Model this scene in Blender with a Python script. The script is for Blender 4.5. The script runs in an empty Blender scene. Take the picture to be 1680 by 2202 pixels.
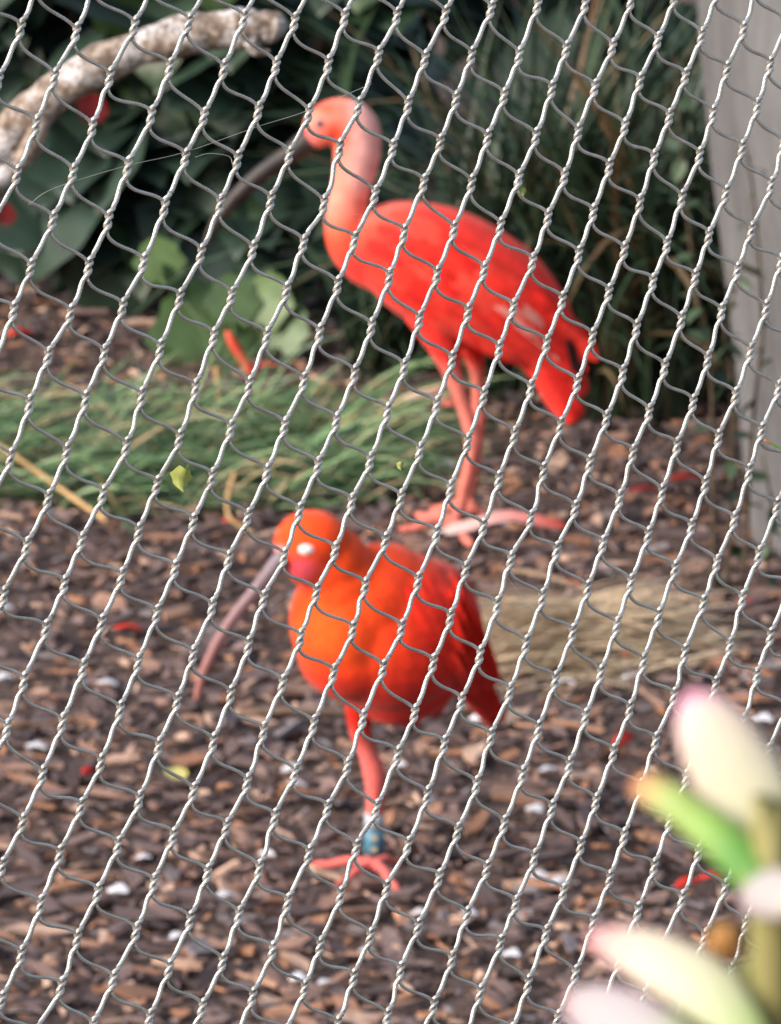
import bpy, bmesh, math, random
import numpy as np
from mathutils import Vector, Matrix, noise as mnoise
from mathutils.bvhtree import BVHTree

scene = bpy.context.scene
col = scene.collection
R = math.radians
rng = np.random.default_rng(7)
random.seed(7)

# ------------------------------------------------------------------ camera
CAM_H = 2.06
PITCH = R(14.8)
VFOV = R(8.456)
cam = bpy.data.cameras.new('camera')
cam.sensor_fit = 'VERTICAL'
cam.sensor_height = 24.0
cam.angle_y = VFOV
cam.clip_start = 0.05
cam.clip_end = 500.0
cam_ob = bpy.data.objects.new('camera', cam)
col.objects.link(cam_ob)
cam_ob.location = (0, 0, CAM_H)
cam_ob.rotation_euler = (R(90) - PITCH, 0, 0)
scene.camera = cam_ob
NET_D = 2.76                       # metres to the netting along the view axis
cam.dof.use_dof = True
cam.dof.focus_distance = NET_D
cam.dof.aperture_fstop = cam.lens / 5.0      # a 5 mm wide entrance pupil
cam.dof.aperture_blades = 0

# ------------------------------------------------------------------ sky, sun, exposure
SUN = Vector((-0.84, -0.40, 0.50)).normalized()
w = bpy.data.worlds.new('World')
scene.world = w
w.use_nodes = True
nt = w.node_tree
sky = nt.nodes.new('ShaderNodeTexSky')
sky.sky_type = 'NISHITA'
sky.sun_disc = False
sky.sun_elevation = math.asin(SUN.z)
sky.sun_rotation = math.atan2(SUN.x, SUN.y)
sky.air_density = 1.6
sky.dust_density = 4.0
sky.ozone_density = 1.0
bg = nt.nodes['Background']
bg.inputs['Strength'].default_value = 0.11
nt.links.new(sky.outputs[0], bg.inputs['Color'])
sun = bpy.data.lights.new('sun', 'SUN')
sun.energy = 2.6
sun.angle = R(45)
sun.color = (1.0, 0.975, 0.955)
sun_ob = bpy.data.objects.new('sun', sun)
col.objects.link(sun_ob)
sun_ob.location = SUN * 20
sun_ob.rotation_euler = (-SUN).to_track_quat('-Z', 'Y').to_euler()
scene.view_settings.view_transform = 'Standard'
scene.view_settings.look = 'None'
scene.view_settings.exposure = 0.93
scene.view_settings.gamma = 1.0
scene.view_settings.use_curve_mapping = False
scene.render.engine = 'CYCLES'
scene.cycles.use_denoising = True
scene.cycles.max_bounces = 6

# ------------------------------------------------------------------ photo pixel -> direction (1680 x 2202 picture)
FD = 1101.0 / math.tan(VFOV / 2)
FWD = Vector((0, math.cos(PITCH), -math.sin(PITCH)))
UPV = Vector((0, math.sin(PITCH), math.cos(PITCH)))
RGT = Vector((1, 0, 0))
EYE = Vector((0, 0, CAM_H))
def ray(px, py):
    return FWD + RGT * ((px - 840.0) / FD) - UPV * ((py - 1101.0) / FD)
def on_y(px, py, Y):
    d = ray(px, py)
    return EYE + d * (Y / d.y)
def on_z(px, py, Z=0.0):
    d = ray(px, py)
    return EYE + d * ((Z - CAM_H) / d.z)
def on_plane(px, py, p0, n):
    d = ray(px, py)
    return EYE + d * ((p0 - EYE).dot(n) / d.dot(n))
def to_px(p):
    q = Vector(p) - EYE
    f = q.dot(FWD)
    return 840 + q.dot(RGT) / f * FD, 1101 - q.dot(UPV) / f * FD

# ------------------------------------------------------------------ ground height
def gz(x, y):
    """terrain: flat aviary floor, a bank rising to a raised bed on the visitors' side"""
    if y < 1.7: b = 0.92
    elif y < 2.9: b = 0.92 + (0.34 - 0.92) * (y - 1.7) / 1.2
    elif y < 4.6: b = 0.34 * (1 - (y - 2.9) / 1.7)
    else: b = 0.0
    n = mnoise.noise(Vector((x * 2.3, y * 2.3, 0.3))) * 0.012 + mnoise.noise(Vector((x * 7, y * 7, 4.3))) * 0.005
    return b + n
def on_ground(px, py):
    p = on_z(px, py, 0.0)
    for _ in range(4):
        p = on_z(px, py, gz(p.x, p.y))
    return p

# ------------------------------------------------------------------ materials
def lin(r, g, b):
    return tuple(((c / 255.0) / 12.92 if c / 255.0 <= 0.04045 else ((c / 255.0 + 0.055) / 1.055) ** 2.4) for c in (r, g, b)) + (1.0,)
def new_mat(name, rough=0.7, metal=0.0, spec=0.4):
    m = bpy.data.materials.new(name)
    m.use_nodes = True
    b = m.node_tree.nodes['Principled BSDF']
    b.inputs['Roughness'].default_value = rough
    b.inputs['Metallic'].default_value = metal
    b.inputs['Specular IOR Level'].default_value = spec
    return m, m.node_tree, b
def ramp(nt, src, stops):
    r = nt.nodes.new('ShaderNodeValToRGB')
    e = r.color_ramp.elements
    while len(e) > 1: e.remove(e[-1])
    e[0].position, e[0].color = stops[0]
    for p, c in stops[1:]:
        x = e.new(p); x.color = c
    nt.links.new(src, r.inputs[0])
    return r.outputs[0]
def noise_tex(nt, scale, detail=4, rough=0.55, coord='Object', stretch=None):
    tc = nt.nodes.new('ShaderNodeTexCoord')
    out = tc.outputs[coord]
    if stretch:
        mp = nt.nodes.new('ShaderNodeMapping')
        mp.inputs['Scale'].default_value = stretch
        nt.links.new(out, mp.inputs[0]); out = mp.outputs[0]
    n = nt.nodes.new('ShaderNodeTexNoise')
    n.inputs['Scale'].default_value = scale
    n.inputs['Detail'].default_value = detail
    n.inputs['Roughness'].default_value = rough
    nt.links.new(out, n.inputs['Vector'])
    return n.outputs['Fac']
def bump(nt, b, src, strength=0.3, dist=0.002):
    bp = nt.nodes.new('ShaderNodeBump')
    bp.inputs['Strength'].default_value = strength
    bp.inputs['Distance'].default_value = dist
    nt.links.new(src, bp.inputs['Height'])
    nt.links.new(bp.outputs[0], b.inputs['Normal'])
def mixc(nt, fac, a, b_, mode='MIX'):
    m = nt.nodes.new('ShaderNodeMix'); m.data_type = 'RGBA'; m.blend_type = mode
    for s, v in ((0, fac), (6, a), (7, b_)):
        if isinstance(v, (int, float)): m.inputs[s].default_value = v
        elif isinstance(v, tuple): m.inputs[s].default_value = v
        else: nt.links.new(v, m.inputs[s])
    return m.outputs[2]
def attr(nt, name):
    a = nt.nodes.new('ShaderNodeAttribute'); a.attribute_name = name
    return a.outputs['Color']
def obj_random(nt):
    return nt.nodes.new('ShaderNodeObjectInfo').outputs['Random']
def noise_mat(name, stops, scale, rough=0.7, metal=0.0, spec=0.4, detail=5, bmp=None, stretch=None):
    m, t, b = new_mat(name, rough, metal, spec)
    f = noise_tex(t, scale, detail, stretch=stretch)
    t.links.new(ramp(t, f, stops), b.inputs['Base Color'])
    if bmp: bump(t, b, noise_tex(t, bmp[0], 5, stretch=stretch), bmp[1], bmp[2])
    return m
def random_mat(name, stops, rough=0.6, spec=0.4, vary=18, amount=0.35):
    """colour picked per object, mottled by noise"""
    m, t, b = new_mat(name, rough, 0, spec)
    c = ramp(t, obj_random(t), stops)
    n = noise_tex(t, vary, 5)
    g = ramp(t, n, [(0.3, (0.45, 0.45, 0.45, 1)), (0.7, (1.35, 1.35, 1.35, 1))])
    t.links.new(mixc(t, amount, c, mixc(t, 1.0, c, g, 'MULTIPLY')), b.inputs['Base Color'])
    return m
def attr_mat(name, rough=0.7, spec=0.3, metal=0.0, vary=None, amount=0.4, bmp=None, stretch=None):
    """colour from the mesh's own colour attribute, mottled by noise"""
    m, t, b = new_mat(name, rough, metal, spec)
    c = attr(t, 'Col')
    if vary:
        g = ramp(t, noise_tex(t, vary, 5, stretch=stretch), [(0.3, (0.5, 0.5, 0.5, 1)), (0.7, (1.35, 1.35, 1.35, 1))])
        c = mixc(t, amount, c, mixc(t, 1.0, c, g, 'MULTIPLY'))
    t.links.new(c, b.inputs['Base Color'])
    if bmp: bump(t, b, noise_tex(t, bmp[0], 5, stretch=stretch), bmp[1], bmp[2])
    return m

# ------------------------------------------------------------------ mesh helpers
def mesh_of(name, v, f, mat=None, smooth=True, colors=None):
    me = bpy.data.meshes.new(name)
    me.from_pydata([tuple(p) for p in v], [], [tuple(q) for q in f])
    if colors is not None:
        ca = me.color_attributes.new('Col', 'FLOAT_COLOR', 'POINT')
        ca.data.foreach_set('color', np.asarray(colors, dtype=np.float32).ravel())
    if mat: me.materials.append(mat)
    if smooth: me.polygons.foreach_set('use_smooth', [True] * len(me.polygons))
    me.update()
    return me
def link(name, me, parent=None, loc=None, rot=None, scale=None):
    o = bpy.data.objects.new(name, me)
    col.objects.link(o)
    if parent: o.parent = parent
    if loc is not None: o.location = loc
    if rot is not None: o.rotation_euler = rot
    if scale is not None: o.scale = scale if hasattr(scale, '__len__') else (scale,) * 3
    return o
def tag(o, label=None, cat=None, group=None, kind=None):
    if label: o['label'] = label
    if cat: o['category'] = cat
    if group: o['group'] = group
    if kind: o['kind'] = kind
    return o
def empty(name, loc=(0, 0, 0)):
    o = bpy.data.objects.new(name, None)
    o.empty_display_size = 0.05
    col.objects.link(o); o.location = loc
    return o
def frames(P):
    """tangents and rotation-minimising frames along a polyline"""
    P = np.asarray(P, float)
    T = np.gradient(P, axis=0)
    T /= np.linalg.norm(T, axis=1)[:, None] + 1e-12
    a = np.array([0, 0, 1.0]) if abs(T[0, 2]) < 0.9 else np.array([1.0, 0, 0])
    n = np.cross(T[0], a); n /= np.linalg.norm(n)
    N = [n]
    for i in range(1, len(P)):
        n = N[-1] - T[i] * np.dot(N[-1], T[i])
        n /= np.linalg.norm(n) + 1e-12
        N.append(n)
    N = np.array(N)
    return T, N, np.cross(T, N)
def tube(P, rad, ns=8, lobes=0, amp=0.0, lay=1.0, cap=True, base=0):
    P = np.asarray(P, float); n = len(P)
    rad = np.broadcast_to(np.asarray(rad, float), (n,))
    T, N, B = frames(P)
    s = np.concatenate([[0], np.cumsum(np.linalg.norm(np.diff(P, axis=0), axis=1))])
    th0 = np.arange(ns) * 2 * np.pi / ns
    rr = 1 - amp * (0.5 - 0.5 * np.cos(lobes * th0)) if lobes else np.ones(ns)
    th = th0[None, :] + (2 * np.pi * s / lay)[:, None] * (1 if lobes else 0)
    V = P[:, None, :] + (rad[:, None] * rr[None, :])[..., None] * (np.cos(th)[..., None] * N[:, None, :] + np.sin(th)[..., None] * B[:, None, :])
    V = V.reshape(-1, 3)
    F = []
    for i in range(n - 1):
        for j in range(ns):
            j2 = (j + 1) % ns
            F.append((base + i * ns + j, base + i * ns + j2, base + (i + 1) * ns + j2, base + (i + 1) * ns + j))
    if cap:
        F.append(tuple(base + j for j in range(ns))[::-1])
        F.append(tuple(base + (n - 1) * ns + j for j in range(ns)))
    return V, F
def spline(P, n):
    """Catmull-Rom through control points, n samples per span"""
    P = np.asarray(P, float)
    Q = np.vstack([2 * P[0] - P[1], P, 2 * P[-1] - P[-2]])
    out = []
    for i in range(1, len(Q) - 2):
        t = np.linspace(0, 1, n, endpoint=False)[:, None]
        a, b, c, d = Q[i - 1], Q[i], Q[i + 1], Q[i + 2]
        out.append(0.5 * ((2 * b) + (c - a) * t + (2 * a - 5 * b + 4 * c - d) * t ** 2 + (3 * b - a - 3 * c + d) * t ** 3))
    out.append(P[-1:])
    return np.vstack(out)
class Acc:
    def __init__(s): s.v = []; s.f = []; s.c = []; s.n = 0
    def add(s, v, f, c=None):
        v = np.asarray(v, float)
        s.v.append(v); s.f.extend([tuple(i + s.n for i in q) for q in f])
        if c is not None:
            c = np.asarray(c, float)
            s.c.append(np.broadcast_to(c, (len(v), 4)) if c.ndim == 1 else c)
        s.n += len(v)
    def mesh(s, name, mat, smooth=True):
        return mesh_of(name, np.vstack(s.v), s.f, mat, smooth, np.vstack(s.c) if s.c else None)

# ================================================================== THE SETTING
# ------------------------------------------------------------------ ground
soil = noise_mat('soil', [(0.3, lin(46, 37, 36)), (0.5, lin(82, 66, 62)), (0.72, lin(116, 93, 85))], 26, 0.95, bmp=(70, 0.8, 0.01), detail=8)
xs = np.concatenate([[-120, -60, -25, -12, -6, -3.2], np.arange(-2.0, 2.01, 0.08), [3.2, 6, 12, 25, 60, 120]])
ys = np.concatenate([[-60, -25, -10, -4, -1.5], np.arange(0, 12.01, 0.08), [13, 15, 20, 35, 70, 200]])
V = [(x, y, gz(x, y)) for y in ys for x in xs]
nx = len(xs)
F = [(j * nx + i, j * nx + i + 1, (j + 1) * nx + i + 1, (j + 1) * nx + i) for j in range(len(ys) - 1) for i in range(nx - 1)]
ground = link('ground', mesh_of('ground', V, F, soil))
tag(ground, 'brown soil covered with wood chip mulch inside the aviary', 'ground', kind='structure')

# ------------------------------------------------------------------ wood chips
CHIP_COLS = [lin(78, 67, 69), lin(100, 85, 86), lin(120, 101, 99), lin(140, 110, 98), lin(158, 115, 92), lin(184, 154, 138), lin(122, 115, 120), lin(60, 51, 55)]
CHIP_W = np.array([0.17, 0.20, 0.19, 0.14, 0.08, 0.08, 0.07, 0.07])
def chip_shape(r, L, W, T):
    """an irregular splinter: a ragged six-cornered outline with thickness"""
    a = np.array([(-0.5, -0.18), (-0.2, -0.5), (0.28, -0.46), (0.5, -0.08), (0.22, 0.48), (-0.3, 0.44)])
    a = a + r.uniform(-0.14, 0.14, a.shape)
    bend = r.uniform(-0.25, 0.25)
    top = [(x * L, y * W + bend * W * (2 * x) ** 2, T * (0.5 + r.uniform(-0.3, 0.3))) for x, y in a]
    bot = [(x * L * 0.94, y * W * 0.9 + bend * W * (2 * x) ** 2, -T * 0.5) for x, y in a]
    return np.array(top + bot)
CHIP_F = [(0, 1, 2, 3, 4, 5), (11, 10, 9, 8, 7, 6)] + [(i, 6 + i, 6 + (i + 1) % 6, (i + 1) % 6) for i in range(6)]
def rotm(rx, ry, rz):
    return np.array(Matrix.Rotation(rz, 3, 'Z') @ Matrix.Rotation(ry, 3, 'Y') @ Matrix.Rotation(rx, 3, 'X'))
chip_mat = attr_mat('wood_chips', 0.85, 0.25, vary=90, amount=0.7, bmp=(160, 0.5, 0.002))
chip_obj_mat = random_mat('wood_chip_single', [(0, CHIP_COLS[0]), (0.25, CHIP_COLS[1]), (0.5, CHIP_COLS[2]), (0.72, CHIP_COLS[3]), (0.88, CHIP_COLS[4]), (1, CHIP_COLS[5])], 0.85, 0.25, 60, 0.7)
acc = Acc()
protos = [chip_shape(rng, 1, 1, 1) for _ in range(40)]
N_CHIP = 31000
cx = np.where(rng.uniform(0, 1, N_CHIP) < 0.82, rng.uniform(-0.75, 0.75, N_CHIP), rng.uniform(-2.0, 2.0, N_CHIP)); cy = 5.35 + 4.6 * rng.uniform(0, 1, N_CHIP) ** 1.25
for i in range(N_CHIP):
    L = min(0.075, float(rng.lognormal(math.log(0.019), 0.5))); W = L * rng.uniform(0.12, 0.42); T = min(0.007, W * rng.uniform(0.2, 0.6))
    v = protos[i % 40] * (L, W, T) @ rotm(rng.normal(0, 0.35), rng.normal(0, 0.22), rng.uniform(0, 6.28)).T
    x, y = cx[i], cy[i]
    v += (x, y, gz(x, y) + rng.uniform(0.0, 0.014))
    acc.add(v, CHIP_F, np.array(CHIP_COLS[rng.choice(8, p=CHIP_W)]))
chips = link('wood_chip_litter', acc.mesh('wood_chip_litter', chip_mat, False), ground)
tag(chips, kind='stuff')
# the largest splinters, one by one
bigs = [mesh_of('wood_chip', chip_shape(rng, 1, 1, 1), CHIP_F, chip_obj_mat, False) for _ in range(8)]
for i in range(260):
    py = 1120 + 1110 * rng.uniform() ** 0.8; px = rng.uniform(-40, 1720)
    p = on_ground(px, py)
    L = rng.uniform(0.032, 0.068); W = L * rng.uniform(0.13, 0.36)
    link('wood_chip', bigs[i % 8], ground, (p.x, p.y, p.z + rng.uniform(0.009, 0.018)), (rng.normal(0, 0.2), rng.normal(0, 0.12), rng.normal(0, 0.9)), (L, W, W * 0.35))
# long sticks lying in the mulch
stick_mat = random_mat('stick', [(0, lin(92, 66, 54)), (0.5, lin(150, 108, 84)), (1, lin(128, 112, 98))], 0.85, 0.25, 80, 0.8)
STICKS = [((500, 1562), (960, 1532), 9, 'long straight brown stick lying behind the ringed foot'), ((-20, 1585), (170, 1577), 10, 'short thick brown stick lying on the mulch at the far side from the succulent'),
          ((1250, 2065), (1500, 2045), 10, 'flat brown stick lying above the cream leaf tip'), ((1490, 985), (1560, 935), 8, 'thin reddish twig leaning up beside the grey trunk'),
          ((590, 1740), (760, 1722), 7, 'thin reddish brown stick lying beside the blue leg rings'), ((1080, 1255), (1420, 1300), 8, 'thin dark stick lying along the dry grass heap')]
for (a, b, r, lab) in STICKS:
    A = on_ground(*a); B = on_ground(*b)
    if 'leaning' in lab: B = on_y(b[0], b[1], A.y + 0.03)
    pts = [A.lerp(B, t) + Vector((0, 0.012 * math.sin(t * 5 + r), 0.012 + 0.004 * math.sin(t * 7))) for t in np.linspace(0, 1, 9)]
    v, f = tube(pts, np.array([0.6, 0.9, 1, 1, 0.95, 1, 0.9, 0.8, 0.5]) * r * 0.00045, 8)
    tag(link('stick', mesh_of('stick', v, f, stick_mat)), lab, 'stick', 'sticks on the mulch')

# ------------------------------------------------------------------ strips: grass blades and long leaves
def blade(root, head, length, width, droop, segs=6, twist=0.0, lean=0.6):
    """a long leaf that leaves the ground at `lean` (0 flat .. 1 upright) towards heading `head` and arches over"""
    d = Vector((math.cos(head), math.sin(head), 0)); side0 = Vector((-d.y, d.x, 0))
    p = Vector(root); a = lean * math.pi / 2
    V = []; step = length / segs
    for i in range(segs + 1):
        t = i / segs
        wd = width * (0.55 + 0.9 * t if t < 0.4 else 0.91) * (1 - t ** 2.6) + 0.0002
        s = side0 * math.cos(twist * t) + Vector((0, 0, 1)) * math.sin(twist * t)
        V += [p - s * wd / 2, p + s * wd / 2 + Vector((0, 0, wd * 0.12))]
        p = p + (d * math.cos(a) + Vector((0, 0, 1)) * math.sin(a)) * step
        a -= droop / segs
    F = [(2 * i, 2 * i + 1, 2 * i + 3, 2 * i + 2) for i in range(segs)]
    return np.array([tuple(q) for q in V]), F
grass_mat = attr_mat('grass_blades', 0.5, 0.4, vary=30, amount=0.4)
GR = [lin(78, 108, 72), lin(102, 134, 90), lin(54, 84, 60), lin(142, 162, 122), lin(180, 158, 124)]
acc = Acc()
for i in range(2500):
    u = rng.uniform(-0.45, 1); px = -80 + 900 * u
    top = 850 + 50 * math.sin(u * 5) + (60 if u > 0.7 else 0); bot = 1128 - 60 * abs(u - 0.45)
    py = top + 20 + (bot - top - 20) * rng.beta(1.5, 1.15)
    p = on_ground(px, py); p.z -= 0.004
    c = GR[rng.choice(5, p=[0.25, 0.25, 0.21, 0.18, 0.11])]
    v, f = blade(p, rng.normal(-0.1, 0.5) + (math.pi if rng.uniform() < 0.3 else 0), rng.uniform(0.07, 0.22), rng.uniform(0.003, 0.0065), rng.uniform(0.6, 1.7), 7, rng.normal(0, 0.7), rng.uniform(0.12, 0.7))
    acc.add(v, f, np.array(c))
tag(link('grass', acc.mesh('grass', grass_mat)), 'bright green fine grass patch on the mulch behind the hunched ibis', 'grass', kind='stuff')
# broad upright blades at the back of the grass patch and dry tan stalks across it
tan_mat = random_mat('dry_stalk', [(0, lin(170, 140, 95)), (1, lin(196, 160, 118))], 0.7, 0.3, 40, 0.4)
fresh_mat = random_mat('fresh_blade', [(0, lin(84, 120, 74)), (1, lin(104, 138, 88))], 0.5, 0.4, 40, 0.4)
for n_, (px, py, h, w_, lab) in enumerate([(52, 905, 0.058, 0.008, 'broad upright green blade at the back of the grass by the wood chips'), (205, 890, 0.05, 0.009, 'paired broad green grass blade standing before the bare soil'),
                          (245, 900, 0.055, 0.008, 'slim upright grass blade standing before the bare soil'), (345, 900, 0.06, 0.011, 'wide slanting grass blade with a pale tip behind the grass patch')]):
    v, f = blade((0, 0, -0.005), rng.uniform(-0.6, 0.6), h, w_, 0.5, 6, 0.6, 0.9)
    tag(link('grass_blade', mesh_of('grass_blade', v, f, fresh_mat), loc=on_ground(px, py)), lab, 'grass blade', 'broad blades behind the grass')
STALKS = [([(-20, 945), (60, 1000), (150, 1065), (230, 1120)], 9, 'thick tan dry stalk slanting across the grass from its edge'), ([(505, 1018), (490, 1070), (496, 1115), (550, 1152)], 8, 'bent tan dry stalk in front of the grass'),
          ([(465, 790), (470, 850), (474, 935)], 8, 'short upright tan stalk standing in the grass'), ([(500, 1022), (580, 985), (640, 950), (660, 1010)], 6, 'thin curved tan stalk arching over the grass')]
for pts, wpx, lab in STALKS:
    base = on_ground(*pts[-1]) if pts[-1][1] > pts[0][1] else on_ground(*pts[0])
    P = [on_y(x, y, base.y + 0.0006 * (1125 - y) * 0.6) for x, y in pts]
    if pts[0][1] > 940 and pts[0][0] < 0: P = [on_z(x, y, 0.06 - 0.012 * n_) for n_, (x, y) in enumerate(pts)]
    P = [Vector((q.x, q.y, max(q.z, gz(q.x, q.y) + 0.003))) for q in P]
    v, f = tube(spline(P, 6), wpx * 0.00036, 6)
    tag(link('dry_stalk', mesh_of('dry_stalk', v, f, tan_mat)), lab, 'stalk', 'tan stalks in the grass')

# heap of dry pale grass behind the hunched ibis
acc = Acc()
straw_mat = attr_mat('straw', 0.75, 0.3, vary=40, amount=0.4)
SC = [lin(196, 172, 144), lin(178, 154, 130), lin(158, 136, 116), lin(208, 188, 160), lin(150, 138, 114)]
for i in range(1500):
    a = rng.normal(0, 0.42); b = rng.normal(0, 0.4)
    p = on_ground(1245 + 175 * a, 1405 + 75 * b)
    p.z += 0.055 * math.exp(-(a * a + b * b) * 1.6) * rng.uniform(0, 1) + 0.004
    v, f = blade(p, rng.normal(0.15, 0.35) + (math.pi if rng.uniform() < 0.5 else 0), rng.uniform(0.06, 0.15), rng.uniform(0.002, 0.0038), rng.uniform(0.2, 0.9), 5, rng.normal(0, 0.5), rng.uniform(0.0, 0.25))
    acc.add(v, f, np.array(SC[rng.integers(5)]))
tag(link('dry_grass_heap', acc.mesh('dry_grass_heap', straw_mat)), 'flattened heap of pale dry grass behind the hunched ibis tail', 'dry grass', kind='stuff')

# ------------------------------------------------------------------ long-leaved sedge clumps
sedge_mat = attr_mat('sedge', 0.5, 0.35, vary=14, amount=0.5)
sedge_obj_mat = random_mat('sedge_blade', [(0, lin(38, 54, 40)), (0.35, lin(56, 74, 54)), (0.6, lin(46, 64, 50)), (0.8, lin(74, 90, 66)), (0.9, lin(98, 84, 62)), (1, lin(120, 92, 68))], 0.45, 0.4, 12, 0.4)
SDG = [lin(36, 52, 38), lin(52, 70, 52), lin(44, 62, 48), lin(70, 88, 64), lin(100, 84, 62)]
blade_meshes = []
for i in range(6):
    v, f = blade((0, 0, 0), 0.0, 1.0, 0.0145, 0.9 + 0.3 * i, 12, rng.normal(0, 0.7), 0.97)
    blade_meshes.append(mesh_of('blade', v, f, sedge_obj_mat))
CLUMPS = [(760, 830, 0.20, 'low dark sedge tuft beside the lobed green leaves', 1.0, 0.4),
          (985, 880, 0.50, 'tall dark sedge clump with long arching blades behind the upright ibis legs', 1.0, 0.75),
          (1140, 850, 0.58, 'tallest sedge clump with long arching blades behind the upright ibis back', 1.0, 0.9),
          (1330, 930, 0.56, 'dark sedge clump with long arching blades beyond the upright ibis tail', 1.0, 0.85),
          (1490, 890, 0.56, 'dark sedge clump with long arching blades beside the grey trunk', 1.0, 0.8)]
for ci, (px, py, h, lab, dens, up) in enumerate(CLUMPS):
    base = on_ground(px, py); base.z -= 0.01; base.y += 0.12
    root = empty('sedge_clump', base)
    tag(root, lab, 'sedge', 'sedge clumps behind the upright ibis')
    for i in range(56):
        a = rng.uniform(0, 6.28); r = 0.07 * math.sqrt(rng.uniform())
        if px < 1200 and math.cos(a) < -0.1: a = math.pi - a
        s = h * rng.uniform(0.75, 1.35)
        link('blade', blade_meshes[i % 6], root, (r * math.cos(a), r * math.sin(a), 0), (0, rng.uniform(0.0, 0.25), a + rng.normal(0, 0.5)), (s, rng.uniform(0.55, 1.15), s))
    acc = Acc()
    for i in range(260):
        a = rng.uniform(0, 6.28); r = 0.11 * math.sqrt(rng.uniform())
        if px < 1200 and math.cos(a) < -0.1: a = math.pi - a
        v, f = blade((r * math.cos(a), r * math.sin(a), 0), a + rng.normal(0, 0.7), h * rng.uniform(0.45, 1.3), rng.uniform(0.004, 0.009), rng.uniform(0.6, 2.3), 9, rng.normal(0, 0.8), rng.uniform(0.78, 1.0))
        acc.add(v, f, np.array(SDG[rng.choice(5, p=[0.3, 0.25, 0.27, 0.1, 0.08])]))
    tag(link('fine_blades', acc.mesh('fine_blades', sedge_mat), root), kind='stuff')

# ------------------------------------------------------------------ broad-leaved shrubs
def broad_leaf(lobes=0.0, n=14, cup=0.12, fold=0.1, pts=0):
    """a rounded leaf one unit long, attached at the origin, lying along +Y, with thickness from two skins"""
    V = []; F = []
    rows = 8
    for i in range(rows + 1):
        t = i / rows
        wd = 0.52 * math.sin(math.pi * min(1, (t * 0.93 + 0.07)) ** 0.82) ** 0.8
        wd *= 1 + lobes * math.cos(t * 16)
        for j in (-2, -1, 0, 1, 2):
            x = wd * j / 2
            z = -cup * (t - 0.35) ** 2 * 2 + fold * abs(j / 2) * (1 if wd > 0.05 else 0) - 0.05 * (j / 2) ** 2
            back = -0.12 * abs(j / 2) * (1 - t) ** 3
            V.append((x, t + back, z + 0.012 * math.sin(5 * t * 3.14 + j)))
    for i in range(rows):
        for j in range(4):
            a = i * 5 + j
            F.append((a, a + 1, a + 6, a + 5))
    # stalk
    v2, f2 = tube([(0, 0.02, 0), (0, -0.12, -0.02), (0, -0.32, -0.12)], [0.012, 0.011, 0.013], 5)
    b = len(V)
    V = V + [tuple(q) for q in v2]; F = F + [tuple(i + b for i in q) for q in f2]
    return V, F
def leaf_material(name, stops, rough=0.45):
    m, t, b = new_mat(name, rough, 0, 0.5)
    c = ramp(t, obj_random(t), stops)
    g = ramp(t, noise_tex(t, 3.0, 4), [(0.35, (0.7, 0.7, 0.7, 1)), (0.7, (1.2, 1.2, 1.2, 1))])
    t.links.new(mixc(t, 1.0, c, g, 'MULTIPLY'), b.inputs['Base Color'])
    b.inputs['Subsurface Weight'].default_value = 0.0
    return m
dark_leaf = leaf_material('dark_leaf', [(0, lin(34, 52, 44)), (0.5, lin(50, 70, 60)), (0.85, lin(42, 62, 48)), (1, lin(64, 88, 54))])
light_leaf = leaf_material('light_leaf', [(0, lin(62, 86, 50)), (0.5, lin(78, 104, 60)), (1, lin(92, 114, 66))], 0.5)
bark = noise_mat('shrub_stem', [(0.35, lin(52, 42, 34)), (0.7, lin(92, 76, 60))], 60, 0.9)
leaf_me = []
for i in range(5):
    v, f = broad_leaf(0.03 * (i % 3), cup=0.08 + 0.06 * i, fold=0.05 + 0.04 * (i % 3))
    leaf_me.append(mesh_of('leaf', v, f, dark_leaf))
v, f = broad_leaf(0.11, cup=0.15, fold=0.06); lobed_me = mesh_of('leaf', v, f, light_leaf)
def shrub(name, label, base, height, spread, nleaf, size, stems=6, group=None, seed=1, meshes=None, zlo=0.1):
    r = np.random.default_rng(seed)
    root = empty(name, base); tag(root, label, 'shrub', group)
    tips = []
    for s in range(stems):
        a = 6.28 * s / stems + r.uniform(-0.4, 0.4)
        P = [(0.03 * math.cos(a), 0.03 * math.sin(a), -0.02)]
        for t in (0.33, 0.66, 1.0):
            P.append((spread[0] * t ** 1.3 * math.cos(a) * r.uniform(0.5, 1), spread[1] * t ** 1.3 * math.sin(a) * r.uniform(0.5, 1), height * t * r.uniform(0.8, 1.05)))
        S = spline(P, 6)
        v, f = tube(S, np.linspace(0.011, 0.004, len(S)), 6)
        link('stem', mesh_of('stem', v, f, bark), root)
        tips.append(S)
    for i in range(nleaf):
        S = tips[i % stems]
        p = S[r.integers(3, len(S))] + np.array([r.normal(0, spread[0] * 0.22), r.normal(0, spread[1] * 0.22), r.normal(0, 0.06)])
        p[2] = max(zlo, p[2])
        s = size * r.uniform(0.65, 1.2)
        M = meshes or leaf_me
        link('leaf', M[i % len(M)], root, tuple(p), (r.normal(-0.55, 0.45), r.normal(0, 0.4), r.normal(math.pi, 0.9)), s)
    return root
b0 = on_ground(250, 760)
shrub('broadleaf_shrub', 'dark broad leaved shrub under the pale curved branch', (b0.x - 0.02, b0.y + 0.25, 0), 0.62, (0.30, 0.14), 150, 0.13, 8, seed=3, zlo=0.14)
b1 = on_ground(520, 730)
shrub('broadleaf_shrub', 'dark broad leaved shrub behind the long black bill', (b1.x + 0.03, b1.y + 0.14, 0), 0.62, (0.24, 0.12), 150, 0.125, 8, seed=11, zlo=0.12)
b2 = on_ground(60, 640)
shrub('broadleaf_shrub', 'dark broad leaved shrub beyond the bare soil', (b2.x - 0.1, b2.y + 0.5, 0), 0.75, (0.36, 0.18), 90, 0.12, 8, seed=23, zlo=0.16)
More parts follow.
